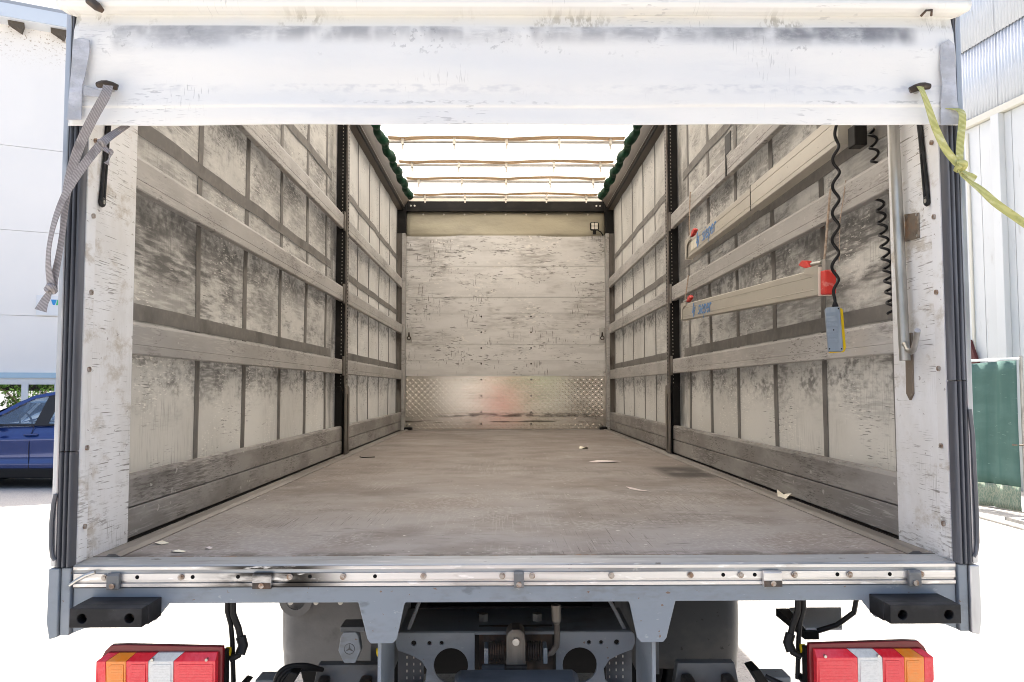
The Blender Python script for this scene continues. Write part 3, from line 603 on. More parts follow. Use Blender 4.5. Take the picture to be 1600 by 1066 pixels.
tr = MB().sheet(tarp, 150, 132).build('rear_tarpaulin', 'rear_tarp', T, smooth=70, solid=.002)
MB().box(-1.30, 1.30, .03, .09, 2.70, 2.83).build('rear_roof_beam', 'edge_alu', T)
# stitched corner patches
def patch(pts, name='corner_patch'):
    return fix_normals(MB().prism(pts, 'y', -.0535, -.050).build(name, 'patch', tr, bevel=.001))
patch([(-1.262, 1.245), (-1.222, 1.245), (-1.222, 1.345), (-1.215, 1.37), (-1.205, 1.44), (-1.206, 1.475), (-1.235, 1.48), (-1.252, 1.475), (-1.254, 1.40)])
patch([(1.205, 1.235), (1.262, 1.238), (1.254, 1.31), (1.252, 1.47), (1.236, 1.485), (1.212, 1.47), (1.208, 1.40), (1.213, 1.36), (1.207, 1.30)])
patch([(-1.218, 1.315), (-1.165, 1.31), (-1.165, 1.328), (-1.218, 1.345)])
# toggle handles
for s, x, tilt in ((-1, -1.146, -.004), (1, 1.142, .006)):
    th = MB()
    pts = [(x-.028, -.062, 1.338-tilt), (x-.014, -.067, 1.340-tilt*.5), (x, -.069, 1.341), (x+.014, -.067, 1.340+tilt*.5), (x+.028, -.062, 1.338+tilt)]
    th.tube(pts, [.0085, .0105, .011, .0105, .0085], 10)
    o = th.build('toggle_handle', 'handle_brown', tr, smooth=60)
    MB().cyl((x, -.062, 1.34), (x, -.036, 1.34), .010, 12).build('toggle_stem', 'galv', o, smooth=40)
o = MB().tube([(-1.205, -.070, 1.578), (-1.19, -.078, 1.572), (-1.175, -.074, 1.560), (-1.165, -.062, 1.553)], [.007, .012, .012, .006], 10).build('roll_hook', 'dark_iron', tr, smooth=50)
o = MB().tube([(1.158, -.052, 1.553), (1.165, -.068, 1.562), (1.18, -.070, 1.562), (1.188, -.052, 1.555)], .0035, 8).build('roll_loop', 'dark_iron', tr, smooth=50)

# hanging rubber fasteners on the inner panels
def fastener(s, y0, z0, y1, z1):
    x = s*1.229; m = MB(); dv = Vector((0, y1-y0, z1-z0)).normalized(); nv = Vector((0, dv.z, -dv.y))
    P0 = Vector((x, y0, z0)); P1 = Vector((x, y1, z1))
    for e in (-1, 1): m.tube([P0+nv*e*.0062, P0*.5+P1*.5+nv*e*.0072, P1+nv*e*.0085], [.0045, .005, .006], 8)
    m.tube([P0-dv*.10, P0, P0*.6+P1*.4], [.008, .009, .007], 8)
    pts = [P1+nv*.0095*math.cos(a)+dv*.0095*math.sin(a) for a in [2*math.pi*k/16 for k in range(17)]]
    m.tube(pts, .0065, 8, cap=False)
    o = m.build('rubber_fastener', 'rubber_dark', T, smooth=50)
    MB().cyl((s*1.236, y1, z1), (s*1.222, y1, z1), .0065, 10).build('fastener_pin', 'galv', o, smooth=40)
fastener(-1, .121, 1.30, .094, 1.045); fastener(1, .112, 1.30, .081, 1.048)

# fittings on the right panel
fix_normals(MB().prism([(.142, .948), (.228, .952), (.228, 1.039), (.140, 1.026)], 'x', 1.2315, 1.236).build('rusty_plate', 'rusty', T, bevel=.001))
MB().tube([(1.206, .232, 2.62), (1.206, .226, 1.3), (1.206, .198, .575)], .0165, 14).build('vertical_tube', 'galv', T, smooth=40)
rb = fix_normals(MB().prism([(.203, .662), (.240, .660), (.243, .473), (.223, .452), (.203, .473)], 'x', 1.2285, 1.236).build('rusty_flat_bar', 'rusty', T, bevel=.001))
MB().tube([(1.203, .195, .625), (1.193, .165, .625), (1.185, .135, .605), (1.18, .105, .598), (1.172, .075, .603), (1.163, .045, .622), (1.150, .004, .655)], .0085, 10).build('bent_hook', 'galv', T, smooth=50)
for s, y, z in ((1, .15, 1.022), (1, .15, .957), (1, .22, .49)): MB().cyl((s*1.2315, y, z), (s*1.229, y, z), .004, 8).build('screw', 'galv', T)

# tail lamps
for s in (-1, 1):
    def X(a): return s*a
    lamp = empty('tail_lamp'); lamp.parent = T
    hs = [(.826, -.232), (1.10, -.2245), (1.138, -.226), (1.155, -.243), (1.170, -.272), (1.173, -.31), (1.165, -.35), (1.145, -.372), (.826, -.372)]
    fix_normals(MB().prism([(X(a), b) for a, b in hs], 'y', .028, .046).build('lamp_housing', 'lens_dark', lamp, bevel=.004))
    MB().box(min(X(.822), X(1.10)), max(X(.822), X(1.10)), .0465, .075, -.365, -.250).build('lamp_back', 'black_steel', lamp)
    # lens pieces: bands across the face with slanted upper ends (u = distance from the truck's middle)
    segs = [('lens_red', .838, .953, .838, .931), ('lens_clear', .954, 1.023, .932, 1.004), ('lens_red', 1.024, 1.084, 1.005, 1.064), ('lens_amber', 1.085, 1.140, 1.065, 1.112), ('lens_red', 1.141, 1.167, 1.113, 1.142)]
    for nm, b0, b1, t0, t1 in segs:
        v = []; ytop, yf = .020, .004
        zt, zc, zbm = -.2445, -.2635, -.362
        e1 = b1 if nm != 'lens_red' or b1 < 1.1 else b1-.012
        ring_ = [((t0, zt), (t1, zt), (b1, zc), (b1, -.325), (e1, zbm), (b0, zbm), (b0, zc))]
        pts = [(t0, zt), (t1, zt), (b1, zc), (b1, -.325), (e1, zbm), (b0, zbm), (b0, zc)]
        ys = [ytop, ytop, yf, yf, yf+.004, yf+.004, yf]
        vs = [(X(p[0]), y, p[1]) for p, y in zip(pts, ys)] + [(X(p[0]), .030, p[1]) for p in pts]
        n = 7; fs = [(0, 1, 2, 6), (6, 2, 3, 4, 5), tuple(range(13, 6, -1))] + [(i, (i+1) % n, (i+1) % n+n, i+n) for i in range(n)]
        fix_normals(MB().add(vs, fs).build({'lens_red': 'red_lens', 'lens_clear': 'clear_lens', 'lens_amber': 'amber_lens'}[nm], nm, lamp, bevel=.0012))
        mx = (b0+b1)/2; hw = (b1-b0)/2-.006
        if hw > .012:
            q = [(mx-hw, -.272), (mx+hw-.008, -.272), (mx+hw, -.280), (mx+hw, -.345), (mx+hw-.008, -.354), (mx-hw, -.354)]
            fix_normals(MB().prism([(X(a), b) for a, b in q], 'y', yf-.0012, yf+.002).build('lens_field', nm, lamp, bevel=.0008))
            rbm = MB()
            for k in range(int((.345-.276)/.0075)): rbm.box(*sorted((X(mx-hw+.004), X(mx+hw-.010))), yf-.0016, yf-.0011, -.280-k*.0075, -.2772-k*.0075)
            tag(rbm.build('lens_ribs', nm, lamp), kind='stuff')
    for a in (.862, 1.012): MB().cyl((X(a), .000, -.2595), (X(a), .01, -.2595), .0042, 10).build('lens_screw', 'galv', lamp)
    # cable loom from the lamp up behind the beam
    m = MB(); xi = .822
    m.tube([(X(.835), .09, -.09), (X(.838), .095, -.15), (X(.828), .10, -.19), (X(.826), .11, -.24), (X(.824), .12, -.36)], .0075, 8)
    m.tube([(X(.822), .09, -.09), (X(.820), .095, -.16), (X(.806), .10, -.20), (X(.795), .10, -.245), (X(.802), .09, -.275), (X(.824), .085, -.285)], .010, 8)
    m.tube([(X(.799), .10, -.225), (X(.791), .10, -.25), (X(.797), .09, -.272)], .0145, 10)
    m.build('lamp_cable', 'cable', lamp, smooth=50)
    MB().tube([(X(.822), .084, -.262), (X(.834), .083, -.262)], .0125, 12).build('yellow_seal', 'remote_yellow', lamp, smooth=40)
MB().tube([(1.0, .10, -.10), (.995, .12, -.17), (.955, .15, -.215), (.90, .16, -.235)], .008, 8).build('hanging_cable', 'cable', T, smooth=50)
fix_normals(MB().prism([(.87, .17), (.98, .17), (1.07, .40), (.90, .40)], 'z', -.235, -.228).build('lamp_carrier', 'frame_white', T))
MB().box(.862, .905, .16, .42, -.26, -.236).build('carrier_rail', 'black_steel', T)

# chassis under the body
for s in (-1, 1):
    MB().box(*sorted((s*.40, s*.47)), .40, 7.4, -.44, -.18).build('chassis_rail', 'grey_paint_dark', T)
    fl = 'flap_grey' if s < 0 else 'flap_dark'  # same flap material, coloured as lit on the left, shaded on the right
    def mf(u, v, s=s):
        x = .60 + u*.445; e = max(0, (u-.86)/.14)
        z = -.10 - v*.68 - (.05*e*e if v > .5 else -.0*e)
        return (s*(x + .018*math.sin(v*3.0)*u), 1.50 + .10*e*e + .02*math.sin(v*4+u*2) + .10*(1-v)**2, z)
    MB().sheet(mf, 24, 16).build('mud_flap', fl, T, smooth=70, solid=.012)
    w = empty('wheel'); w.parent = T
    for k, x in enumerate((.62, .90)):
        fix_normals(MB().ring((2.22, -.63), 'x', .50, .30, (s*(x-.13), s*(x+.13)), 40).build('tyre', 'tyre', w, bevel=.03, smooth=40))
    fix_normals(MB().ring((2.22, -.63), 'x', .30, .10, (s*.78, s*.80), 32).build('rim', 'grey_paint_dark', w))
    # wing above the wheel
    pr = [(2.22+.58*math.cos(a), -.63+.58*math.sin(a)) for a in [math.pi*k/16 for k in range(17)]] + [(2.22-.55*math.cos(a), -.63+.55*math.sin(a)) for a in [math.pi*k/16 for k in range(17)]]
    fix_normals(MB().prism(pr, 'x', s*.48, s*1.06).build('wheel_wing', 'flap_dark', T))
MB().cyl((-.95, 2.22, -.63), (.95, 2.22, -.63), .09).build('axle', 'dark_iron', T)
MB().box(-.40, .40, .95, 1.05, -.62, -.14).build('chassis_cross_member', 'black_steel', T)  # extended downwards to block light behind the tow member's holes
MB().box(-1.18, 1.18, .2, 7.5, -.055, -.022).build('floor_underside', 'dark_iron', T)
for y in (.95, 1.9, 2.9, 3.9, 4.9, 5.9, 6.9): MB().box(-1.18, 1.18, y, y+.06, -.155, -.056).build('floor_cross_member', 'grey_paint_dark', T)
# rivet strip over the left flap
o = MB().box(-1.02, -.56, 1.52, 1.535, -.50, -.42).build('flap_bracket', 'flap_dark', T)
for x in (-1.0, -.885, -.775): MB().cyl((x, 1.47, -.475), (x, 1.46, -.475), .011, 10).build('rivet', 'clip_white', o)
MB().ring((-.975, -.46), 'y', .075, .045, (1.455, 1.465)).build('grey_ring', 'flap_grey', o)

# tow cross member with lightening holes
def mir(p): return [(-x, z) for x, z in reversed(p)]
side = [(.379, -.294), (.383, -.302), (.383, -.326), (.375, -.345), (.330, -.362), (.300, -.378), (.283, -.405), (.287, -.44), (.31, -.462), (.36, -.475)]
poly = [(.130, -.290), (.372, -.290)] + side + [(.36, -.60), (-.36, -.60)] + mir(side) + [(-.372, -.290), (-.130, -.290), (-.130, -.52), (.130, -.52)]
hol = [circ(.206, -.393, .055, 28), circ(-.206, -.393, .055, 28)]
for e in (-1, 1): hol += [circ(e*.236, -.322, .0065, 12), circ(e*.275, -.322, .0065, 12), circ(e*.325, -.322, .0085, 12)]
fix_normals(MB().prism(poly, 'y', .35, .362, hol).build('tow_cross_member', 'grey_paint', T, bevel=.002))
fix_normals(MB().prism([(.3495, -.2895), (.354, -.2865), (.62, -.283), (.62, -.295), (.363, -.300), (.363, -.2905)], 'x', -.372, .372).build('cross_member_top', 'grey_paint', T))
for x in (-.105, .075): MB().cyl((x, .47, -.286), (x, .47, -.262), .017, 6).build('flange_bolt', 'galv', T)
# tow coupling
MB().box(-.118, .122, .40, .42, -.55, -.285).build('coupling_back_plate', 'dark_iron', T)
cp = fix_normals(MB().prism([(-.03, -.60), (.032, -.60), (.030, -.285), (.026, -.262), (.012, -.252), (-.012, -.252), (-.026, -.262), (-.030, -.285)], 'y', .25, .33).build('coupling_body', 'post_steel', T, bevel=.006))
MB().cyl((0, .238, -.287), (0, .25, -.287), .011, 12).build('coupling_bolt', 'galv', cp, smooth=40)
for e in (-1, 1):
    m = MB()
    for k in range(6): m.ring((.30, -.333), 'x', .030, .020, (e*(.038+k*.0075), e*(.0415+k*.0075)), 16)
    fix_normals(m.build('coupling_spring', 'dark_iron', cp))
    MB().box(*sorted((e*.085, e*.098)), .26, .33, -.36, -.312).build('spring_stop', 'grey_paint', cp, bevel=.002)
fix_normals(MB().cyl((-.105, .26, -.385), (-.035, .26, -.385), .024, 18).build('coupling_cylinder', 'grey_paint_dark', cp, smooth=40))
MB().cyl((-.125, .26, -.385), (-.104, .26, -.385), .010, 8).build('copper_nipple', 'bolt_steel', cp)
MB().box(-.032, .034, .235, .30, -.43, -.358).build('coupling_block', 'dark_iron', cp, bevel=.004)
for x in (-.02, .022): MB().cyl((x, .265, -.3585), (x, .265, -.353), .008, 6).build('block_bolt', 'galv', cp)
fix_normals(MB().prism([(-.185, -.375), (-.17, -.362), (.17, -.362), (.187, -.375), (.187, -.46), (-.185, -.46)], 'y', .06, .22).build('coupling_jaw', 'grey_paint_dark', T, bevel=.005))
MB().tube([(.122, .22, -.17), (.124, .22, -.215), (.125, .235, -.225)], [.015, .015, .011], 10).build('lever_socket', 'post_steel', T, smooth=40)
MB().tube([(.125, .235, -.215), (.128, .25, -.27), (.126, .26, -.305), (.113, .27, -.328), (.090, .28, -.337)], .0095, 10).build('release_lever', 'post_steel', T, smooth=50)
for s in (-1, 1):
    MB().box(*sorted((s*.385, s*.395)), .05, .34, -.60, -.218).build('bracket_plate', 'grey_paint', T)
    MB().box(*sorted((s*.30, s*.384)), .42, .44, -.62, -.36).build('perforated_guard', 'grey_paint_dark', T)
    dm = MB()
    for k in range(10):
        for j in range(3): dm.box(s*(.31+j*.022)-.002, s*(.31+j*.022)+.002, .4185, .4205, -.37-k*.022, -.362-k*.022)
    tag(dm.build('guard_slot_rows', 'clip_white', T), kind='stuff')
MB().tube([(-.30, .46, -.17), (-.33, .40, -.25), (-.35, .37, -.30)], .006, 8).build('stay_rod', 'grey_paint', T, smooth=40)
MB().tube([(.29, .46, -.17), (.33, .40, -.24), (.36, .37, -.30), (.375, .36, -.32)], .006, 8).build('stay_rod', 'grey_paint', T, smooth=40)
MB().cyl((-.30, .60, -.215), (.27, .60, -.215), .055, 20).build('air_tank', 'black_steel', T, smooth=40)
for x in (-.20, -.155, .12): MB().cyl((x, .40, -.185), (x, .405, -.185), .012, 10).build('pipe_end', 'post_steel', T)
# trailer socket with three-pointed emblem
so = fix_normals(MB().prism([(-.537, -.268), (-.528, -.255), (-.490, -.255), (-.482, -.268), (-.475, -.31), (-.485, -.335), (-.492, -.348), (-.526, -.348), (-.533, -.335), (-.544, -.31)], 'y', .24, .275).build('trailer_socket', 'grey_paint', T, bevel=.003))
MB().box(-.54, -.465, .245, .33, -.256, -.240).build('socket_hinge', 'grey_paint_dark', so, bevel=.002)
em = MB().ring((-.51, -.305), 'y', .0165, .0150, (.2385, .2405), 24)
for k in range(3):
    a = R(90+120*k); b = R(150+120*k); c_ = R(30+120*k); cx_, cz_ = -.51, -.305
    em.prism([(cx_+.015*math.cos(a), cz_+.015*math.sin(a)), (cx_+.0028*math.cos(b), cz_+.0028*math.sin(b)), (cx_, cz_), (cx_+.0028*math.cos(c_), cz_+.0028*math.sin(c_))], 'y', .2385, .2405)
fix_normals(em.build('socket_emblem', 'grey_paint_dark', so))
# lift arms and hoses at the lower edge
for s, h0, h1, e0, e1, gx, hx, st_ in ((-1, .42, .62, .465, .595, .645, .69, .77), (1, .51, .69, .535, .66, .70, .76, .82)):
    a0, a1 = sorted((s*h0, s*h1))
    fix_normals(MB().prism([(a0, -.372), (a1, -.372), (a1+.012, -.44), (a1+.012, -.70), (a0-.012, -.70), (a0-.012, -.44)], 'y', .30, .34).build('lift_arm_head', 'grey_paint_dark', T, bevel=.004))
    for e in (e0, e1):
        MB().box(*sorted((s*(e-.017), s*(e+.017))), .20, .30, -.70, -.402).build('lift_arm', 'dark_iron', T, bevel=.008)
    fix_normals(MB().prism([(s*gx, -.352), (s*(gx+.025), -.345), (s*(gx+.085), -.43), (s*(gx+.085), -.60), (s*(gx+.06), -.60), (s*(gx+.055), -.44)], 'y', .16, .24).build('arm_guard', 'black_steel', T, bevel=.004))
    for k in range(4):
        MB().tube(path([(s*(hx+.002+.010*k), .22, -.60), (s*(hx+.008+.010*k), .20, -.42), (s*(hx-.012+.008*k), .19, -.368+.006*k), (s*(hx-.045), .22, -.358+.004*k), (s*(hx-.09), .28, -.38)], 6) if s < 0 else path([(s*(hx-.03+.010*k), .12, -.352-.005*k), (s*(hx+.0+.012*k), .10, -.368-.004*k), (s*(hx+.035+.012*k), .10, -.41), (s*(hx+.06), .10, -.60)], 6), .007, 8).build('hydraulic_hose', 'cable', T, smooth=50)
    fix_normals(MB().prism([(s*st_, -.352), (s*(st_+.018), -.346), (s*(st_+.085), -.42), (s*(st_+.085), -.5), (s*(st_+.065), -.5), (s*(st_+.06), -.43)], 'y', .03, .14).build('step_end', 'black_steel', T, bevel=.004))
    MB().box(*sorted((s*(gx+.06), s*(st_+.03))), .25, .33, -.56, -.40).build('lift_beam', 'grey_paint', T, bevel=.004)
for px_, dx in ((-.39, 0), (-.405, .015)): MB().tube([(-.415+dx, .28, -.27), (-.42+dx, .29, -.34), (-.405+dx, .28, -.46), (-.39+dx, .27, -.60)], .010, 8).build('air_hose', 'post_steel', T, smooth=50)
MB().tube([(-.43, .27, -.325), (-.405, .27, -.32)], .013, 10).build('hose_collar', 'remote_yellow', T, smooth=40)

# ================================================================== things carried by the truck
def lettering(text, mname, parent, loc, size, shear=.25):
    cu = bpy.data.curves.new('lettering', 'FONT'); cu.body = text; cu.size = size; cu.shear = shear; cu.extrude = .0006; cu.space_character = 1.05
    tmp = bpy.data.objects.new('tmp_text', cu); me = bpy.data.meshes.new_from_object(tmp); bpy.data.objects.remove(tmp); bpy.data.curves.remove(cu)
    me.materials.clear(); me.materials.append(M[mname])
    o = bpy.data.objects.new('lettering', me); col.objects.link(o); o.parent = parent
    m = Matrix(((0, 0, -1), (-1, 0, 0), (0, 1, 0))).to_4x4(); m.translation = Vector(loc); o.matrix_local = m; return o
def load_bar(loc, a, ln, hgt, label, near_red, tele):
    e = empty('load_bar', (loc[0], loc[1], loc[2]+H), (a, 0, 0)); tag(e, label, 'load bar', 'load bars hung on the side wall')
    t = .030
    def body(y0, y1, x0, x1, z0, z1, name):
        zz = z1-.030*(z1-z0)/.105
        p = [(x1, z0), (x0+.003, z0), (x0, z0+.003), (x0, z0+.022), (x0-.0015, z0+.023), (x0-.0015, z0+.025), (x0, z0+.026), (x0, zz-.002), (x0+.0015, zz-.001), (x0+.0015, zz+.001), (x0, zz+.002), (x0, z1-.003), (x0+.003, z1), (x1, z1)]
        return fix_normals(MB().prism(p, 'y', y0, y1).build(name, 'bar_alu', e, dz=0))
    if tele:
        body(-ln, -(1.44), -.022, .028, -.006, hgt+.004, 'outer_tube'); body(-1.44, 0, -.015, .022, 0, hgt, 'inner_tube')
        fix_normals(MB().prism([(-.0235, -.008), (-.021, -.008), (-.021, hgt+.006), (-.0235, hgt+.006)], 'y', -1.446, -1.440).build('tube_edge', 'hole_dark', e, dz=0))
    else: body(-ln, 0, -.020, .022, 0, hgt, 'tube')
    for yy in ([0, -ln] if near_red else [0]):
        sg = 1 if yy == 0 else -1
        y0, y1 = sorted((yy+sg*.001, yy+sg*(.10 if sg < 0 else .02)))
        MB().box(-.024, .026, *sorted((yy+sg*.0005, yy+sg*.008)), -.004, hgt+.004).build('end_plate', 'clip_white', e, dz=0)
        MB().box(-.019, .024, *sorted((yy+sg*.0085, yy+sg*(.022 if sg > 0 else .062))), -.001, hgt-.012).build('end_shoe', 'bar_red' if not tele else 'hole_dark', e, dz=0, bevel=.006)
        # claw plate, spring rod and lever
        q = [(yy-sg*.002, hgt+.012), (yy-sg*.14, hgt+.012), (yy-sg*.15, hgt-.012), (yy-sg*.09, hgt-.016), (yy-sg*.04, hgt-.034), (yy-sg*.034, .004), (yy-sg*.002, .004)]
        fix_normals(MB().prism(q, 'x', -.0245, -.0205).build('claw_plate', 'bar_alu', e, dz=0))
        MB().cyl((-.004, yy-sg*.005, hgt+.022), (-.004, yy-sg*.11, hgt+.026), .009, 10).build('spring_rod', 'galv', e, dz=0, smooth=40)
        fix_normals(MB().prism([(yy-sg*.11, hgt+.012), (yy-sg*.15, hgt+.045), (yy-sg*.20, hgt+.052), (yy-sg*.24, hgt+.036), (yy-sg*.20, hgt+.024), (yy-sg*.15, hgt+.012)], 'x', -.016, .010).build('release_lever', 'bar_red', e, dz=0, bevel=.005))
    if near_red:
        for dx in (-.013, .016): MB().box(dx-.003, dx+.003, -ln-.055, -ln-.020, hgt-.016, hgt+.030).build('shoe_prong', 'galv', e, dz=0)
        MB().box(-.012, .015, -ln-.045, -ln-.04, hgt-.016, hgt+.026).build('prong_plate', 'galv', e, dz=0)
    return e
b1 = load_bar((1.203, 3.255, .955), math.atan2(.105, 2.44), 2.44, .104, 'beige aluminium load bar with bright red shoe, lower of the two on the wall', True, False)
b2 = load_bar((1.203, 3.10, 1.352), -math.atan2(.030, 2.44), 2.50, .112, 'telescopic beige aluminium load bar with dark red lever, higher of the two on the wall', False, True)
for e, y, z, sz in ((b1, -.47, .018, .125), (b2, -.43, .034, .125)):
    x0 = -.0215 if e is b1 else -.0165
    lettering('sieper', 'bar_blue', e, (x0-.0004, y, z), sz)
    mk = MB()
    mk.prism([(y+.135, z-.014), (y+.105, z-.014), (y+.062, z+.052), (y+.088, z+.052)], 'x', x0-.0006, x0)
    mk.prism([(y+.150, z+.014), (y+.125, z+.014), (y+.092, z+.078), (y+.115, z+.078)], 'x', x0-.0018, x0-.0010)
    fix_normals(mk.build('printed_mark', 'bar_blue', e, dz=0))
MB().box(-.0167, -.0152, -.29, -.14, .030, .085).build('paper_sticker', 'paper', b2, dz=0)
def rope(pts, parent, r=.0045):
    mi = parent.matrix_basis.inverted()
    q = [mi @ Vector((p[0], p[1], p[2]+H)) for p in pts]
    MB().tube(q, r, 7).build('rope', 'rope', parent, dz=0, smooth=50)
rope([(1.232, .80, 1.262), (1.228, .80, 1.24), (1.214, .802, 1.10), (1.203, .805, .985)], b1)
rope([(1.245, .69, 1.266), (1.24, .688, 1.24), (1.215, .685, 1.10), (1.21, .683, .96)], b1, .002)
rope([(1.232, 3.25, 1.262), (1.228, 3.25, 1.235), (1.215, 3.25, 1.15), (1.205, 3.245, 1.085)], b1)
rope([(1.232, 3.15, 1.815), (1.228, 3.15, 1.79), (1.215, 3.12, 1.64), (1.205, 3.09, 1.49)], b2)
rope([(1.232, .66, 1.83), (1.228, .66, 1.78), (1.215, .66, 1.6), (1.205, .65, 1.49)], b2)
# bracket hooked over the upper rail
hk = MB(); hk.box(1.2345, 1.2385, 2.18, 2.30, 1.82, 1.93); hk.box(1.2345, 1.2385, 2.285, 2.30, 1.70, 1.82)
tag(hk.build('hook_bracket', 'black_steel', T), None)

# hand control on a curly lead
hc = empty('hand_control', (1.115, .50, .618+H), (R(-3), R(-2.5), R(-14)))
tag(hc, 'grey and yellow hand control hanging by its black lead in front of the right wall', 'remote control')
bd = MB(); wv = []
n = 40
for k in range(n+1):
    z = k/n*.152; wv.append((-.024 + .0012*math.cos(z*2*math.pi/.0205), z))
bd.prism([(-.026, 0), (.020, -.002), (.023, .003), (.023, .150), (.018, .154), (-.020, .154), (-.026, .148)], 'y', -.010, .014)
o = fix_normals(bd.build('control_case', 'remote_grey', hc, bevel=.003, dz=0))
for k in range(6): MB().box(-.0255, .010, -.0118, -.0098, .028+k*.019, .040+k*.019).build('grip_rib', 'remote_grey', hc, bevel=.0008, dz=0)
fix_normals(MB().prism([(-.020, -.003), (.030, -.003), (.036, .012), (.036, .148), (.028, .153), (-.015, .153)], 'y', .0145, .034).build('control_front', 'remote_yellow', hc, bevel=.004, dz=0))
for q in ((-.022, .008), (.017, .006), (.017, .146), (-.004, .073)): MB().cyl((q[0], -.0108, q[1]), (q[0], -.0125, q[1]), .0025, 8).build('case_screw', 'hole_dark', hc, dz=0)
MB().tube([(.010, .006, .152), (.010, .006, .160), (.010, .006, .173)], [.010, .011, .006], 12).build('cable_gland', 'cable', hc, dz=0, smooth=50)
mwi = (Matrix.Translation(hc.location) @ hc.rotation_euler.to_matrix().to_4x4()).inverted()
GL = mwi.inverted() @ Vector((.010, .006, .170)); pts = []; nn = 220
for k in range(nn+1):
    u = k/nn; z = GL.z-H + u*(1.42-GL.z+H); env = min(1, u/.12); a = 2*math.pi*(z-GL.z+H)/.094 + .6
    if u > .80: env = max(.15, 1-(u-.8)*4)
    pts.append(mwi @ Vector((GL.x + .008*u + 0.0110*env*math.cos(a), GL.y - .03*u + .0110*env*math.sin(a), z+H)))
MB().tube(pts, .0056, 8).build('curly_lead', 'cable', hc, dz=0, smooth=60)
# second coiled cable behind the rail, with its junction box
cc = []
for k in range(601):
    u = k/600; z = 1.42-u*.675; a = 2*math.pi*(1.42-z)/(.052-.008*u)
    cc.append((1.285 + .0105*math.cos(a), .555 - .115*u + .021*math.sin(a), z))
c2 = MB().tube(cc, .0050, 7).build('coiled_cable', 'cable', smooth=60); tag(c2, 'black coiled cable running down behind the rail beside the vertical tube', 'cable')
jb = MB().box(1.20, 1.245, .50, .56, 1.345, 1.42).build('junction_box', 'black_steel', T, bevel=.004)

# straps
def strap(name, parent, pts, w, m, side=(1, 0, 0), twist=0.):
    p = path(pts); sd = []
    for i in range(len(p)):
        a = twist*math.sin(i/len(p)*math.pi*2+.4); sd.append((math.cos(a), math.sin(a), .12))
    return MB().ribbon(p, sd, w, .0022).build(name, m, parent, smooth=40)
gs = empty('grey_strap', (-1.146, -.07, 1.34+H)); tag(gs, 'frayed grey webbing strap looped over toggle handle with knotted end hanging down', 'strap')
def loc_child(o, p): o.parent = p; o.matrix_parent_inverse = Matrix.Translation(-Vector(p.location)); return o
loc_child(strap('long_run', None, [(-1.138, -.076, 1.335), (-1.142, -.086, 1.30), (-1.176, -.088, 1.231), (-1.215, -.080, 1.15), (-1.240, -.072, 1.07), (-1.252, -.068, 1.00), (-1.256, -.068, .93), (-1.264, -.072, .85), (-1.274, -.074, .785), (-1.276, -.074, .765)], .026, 'strap_grey', twist=.5), gs)
loc_child(strap('return_run', None, [(-1.118, -.002, 1.245), (-1.140, -.05, 1.20), (-1.153, -.072, 1.172), (-1.185, -.088, 1.118), (-1.228, -.092, 1.045), (-1.262, -.090, .968), (-1.280, -.088, .890), (-1.283, -.086, .83), (-1.278, -.082, .785), (-1.276, -.079, .765)], .023, 'strap_grey', twist=.6), gs)
loc_child(strap('tied_tail', None, [(-1.154, -.074, 1.172), (-1.142, -.070, 1.155), (-1.130, -.066, 1.148), (-1.136, -.066, 1.128), (-1.142, -.066, 1.115)], .016, 'strap_grey', twist=.9), gs)
loc_child(MB().tube(path([(-1.284, -.080, .772), (-1.270, -.092, .768), (-1.268, -.078, .760), (-1.284, -.070, .758), (-1.282, -.092, .764)], 5), .008, 8).build('knot', 'strap_grey', smooth=60), gs)
loc_child(MB().tube(path([(-1.162, -.070, 1.178), (-1.150, -.082, 1.176), (-1.148, -.07, 1.166), (-1.160, -.064, 1.168)], 5), .006, 8).build('knot', 'strap_grey', smooth=60), gs)
pe = path([(-1.278, -.080, .760), (-1.286, -.082, .742), (-1.294, -.084, .724), (-1.300, -.086, .704)], 6)
loc_child(MB().ribbon(pe, [(1, .2*math.sin(i*.4), .35) for i in range(len(pe))], [.008+.024*min(1, i/12) for i in range(len(pe))], .002).build('loose_end', 'strap_grey', smooth=40), gs)
ys = empty('yellow_strap', (1.142, -.07, 1.34+H)); tag(ys, 'worn yellow lashing strap looped through toggle handle and knotted, tail pulled aside', 'strap')
def ystrap(name, pts, w=.020, twist=.4):
    loc_child(strap(name, None, pts, w, 'strap_yellow', twist=twist), ys)
    e = path(pts)
ystrap('first_leg', [(1.135, -.078, 1.338), (1.139, -.086, 1.318), (1.152, -.086, 1.28), (1.172, -.084, 1.219), (1.197, -.082, 1.164), (1.222, -.080, 1.130), (1.237, -.080, 1.113)])
ystrap('second_leg', [(1.212, -.040, 1.290), (1.235, -.052, 1.284), (1.250, -.064, 1.276), (1.256, -.072, 1.262), (1.253, -.076, 1.235), (1.246, -.078, 1.190), (1.241, -.080, 1.150), (1.240, -.080, 1.117)], .020, .2)
ystrap('long_tail', [(1.240, -.080, 1.108), (1.246, -.082, 1.085), (1.262, -.086, 1.066), (1.290, -.092, 1.040), (1.325, -.10, 1.001), (1.365, -.11, .965), (1.415, -.12, .924), (1.52, -.14, .85)], .021, .5)
ystrap('short_tail', [(1.244, -.086, 1.095), (1.258, -.092, 1.082), (1.275, -.096, 1.070)], .016, .3)
loc_child(MB().tube(path([(1.232, -.084, 1.118), (1.246, -.094, 1.114), (1.248, -.080, 1.104), (1.234, -.074, 1.102), (1.236, -.094, 1.110)], 5), .0085, 8).build('knot', 'strap_yellow', smooth=60), ys)

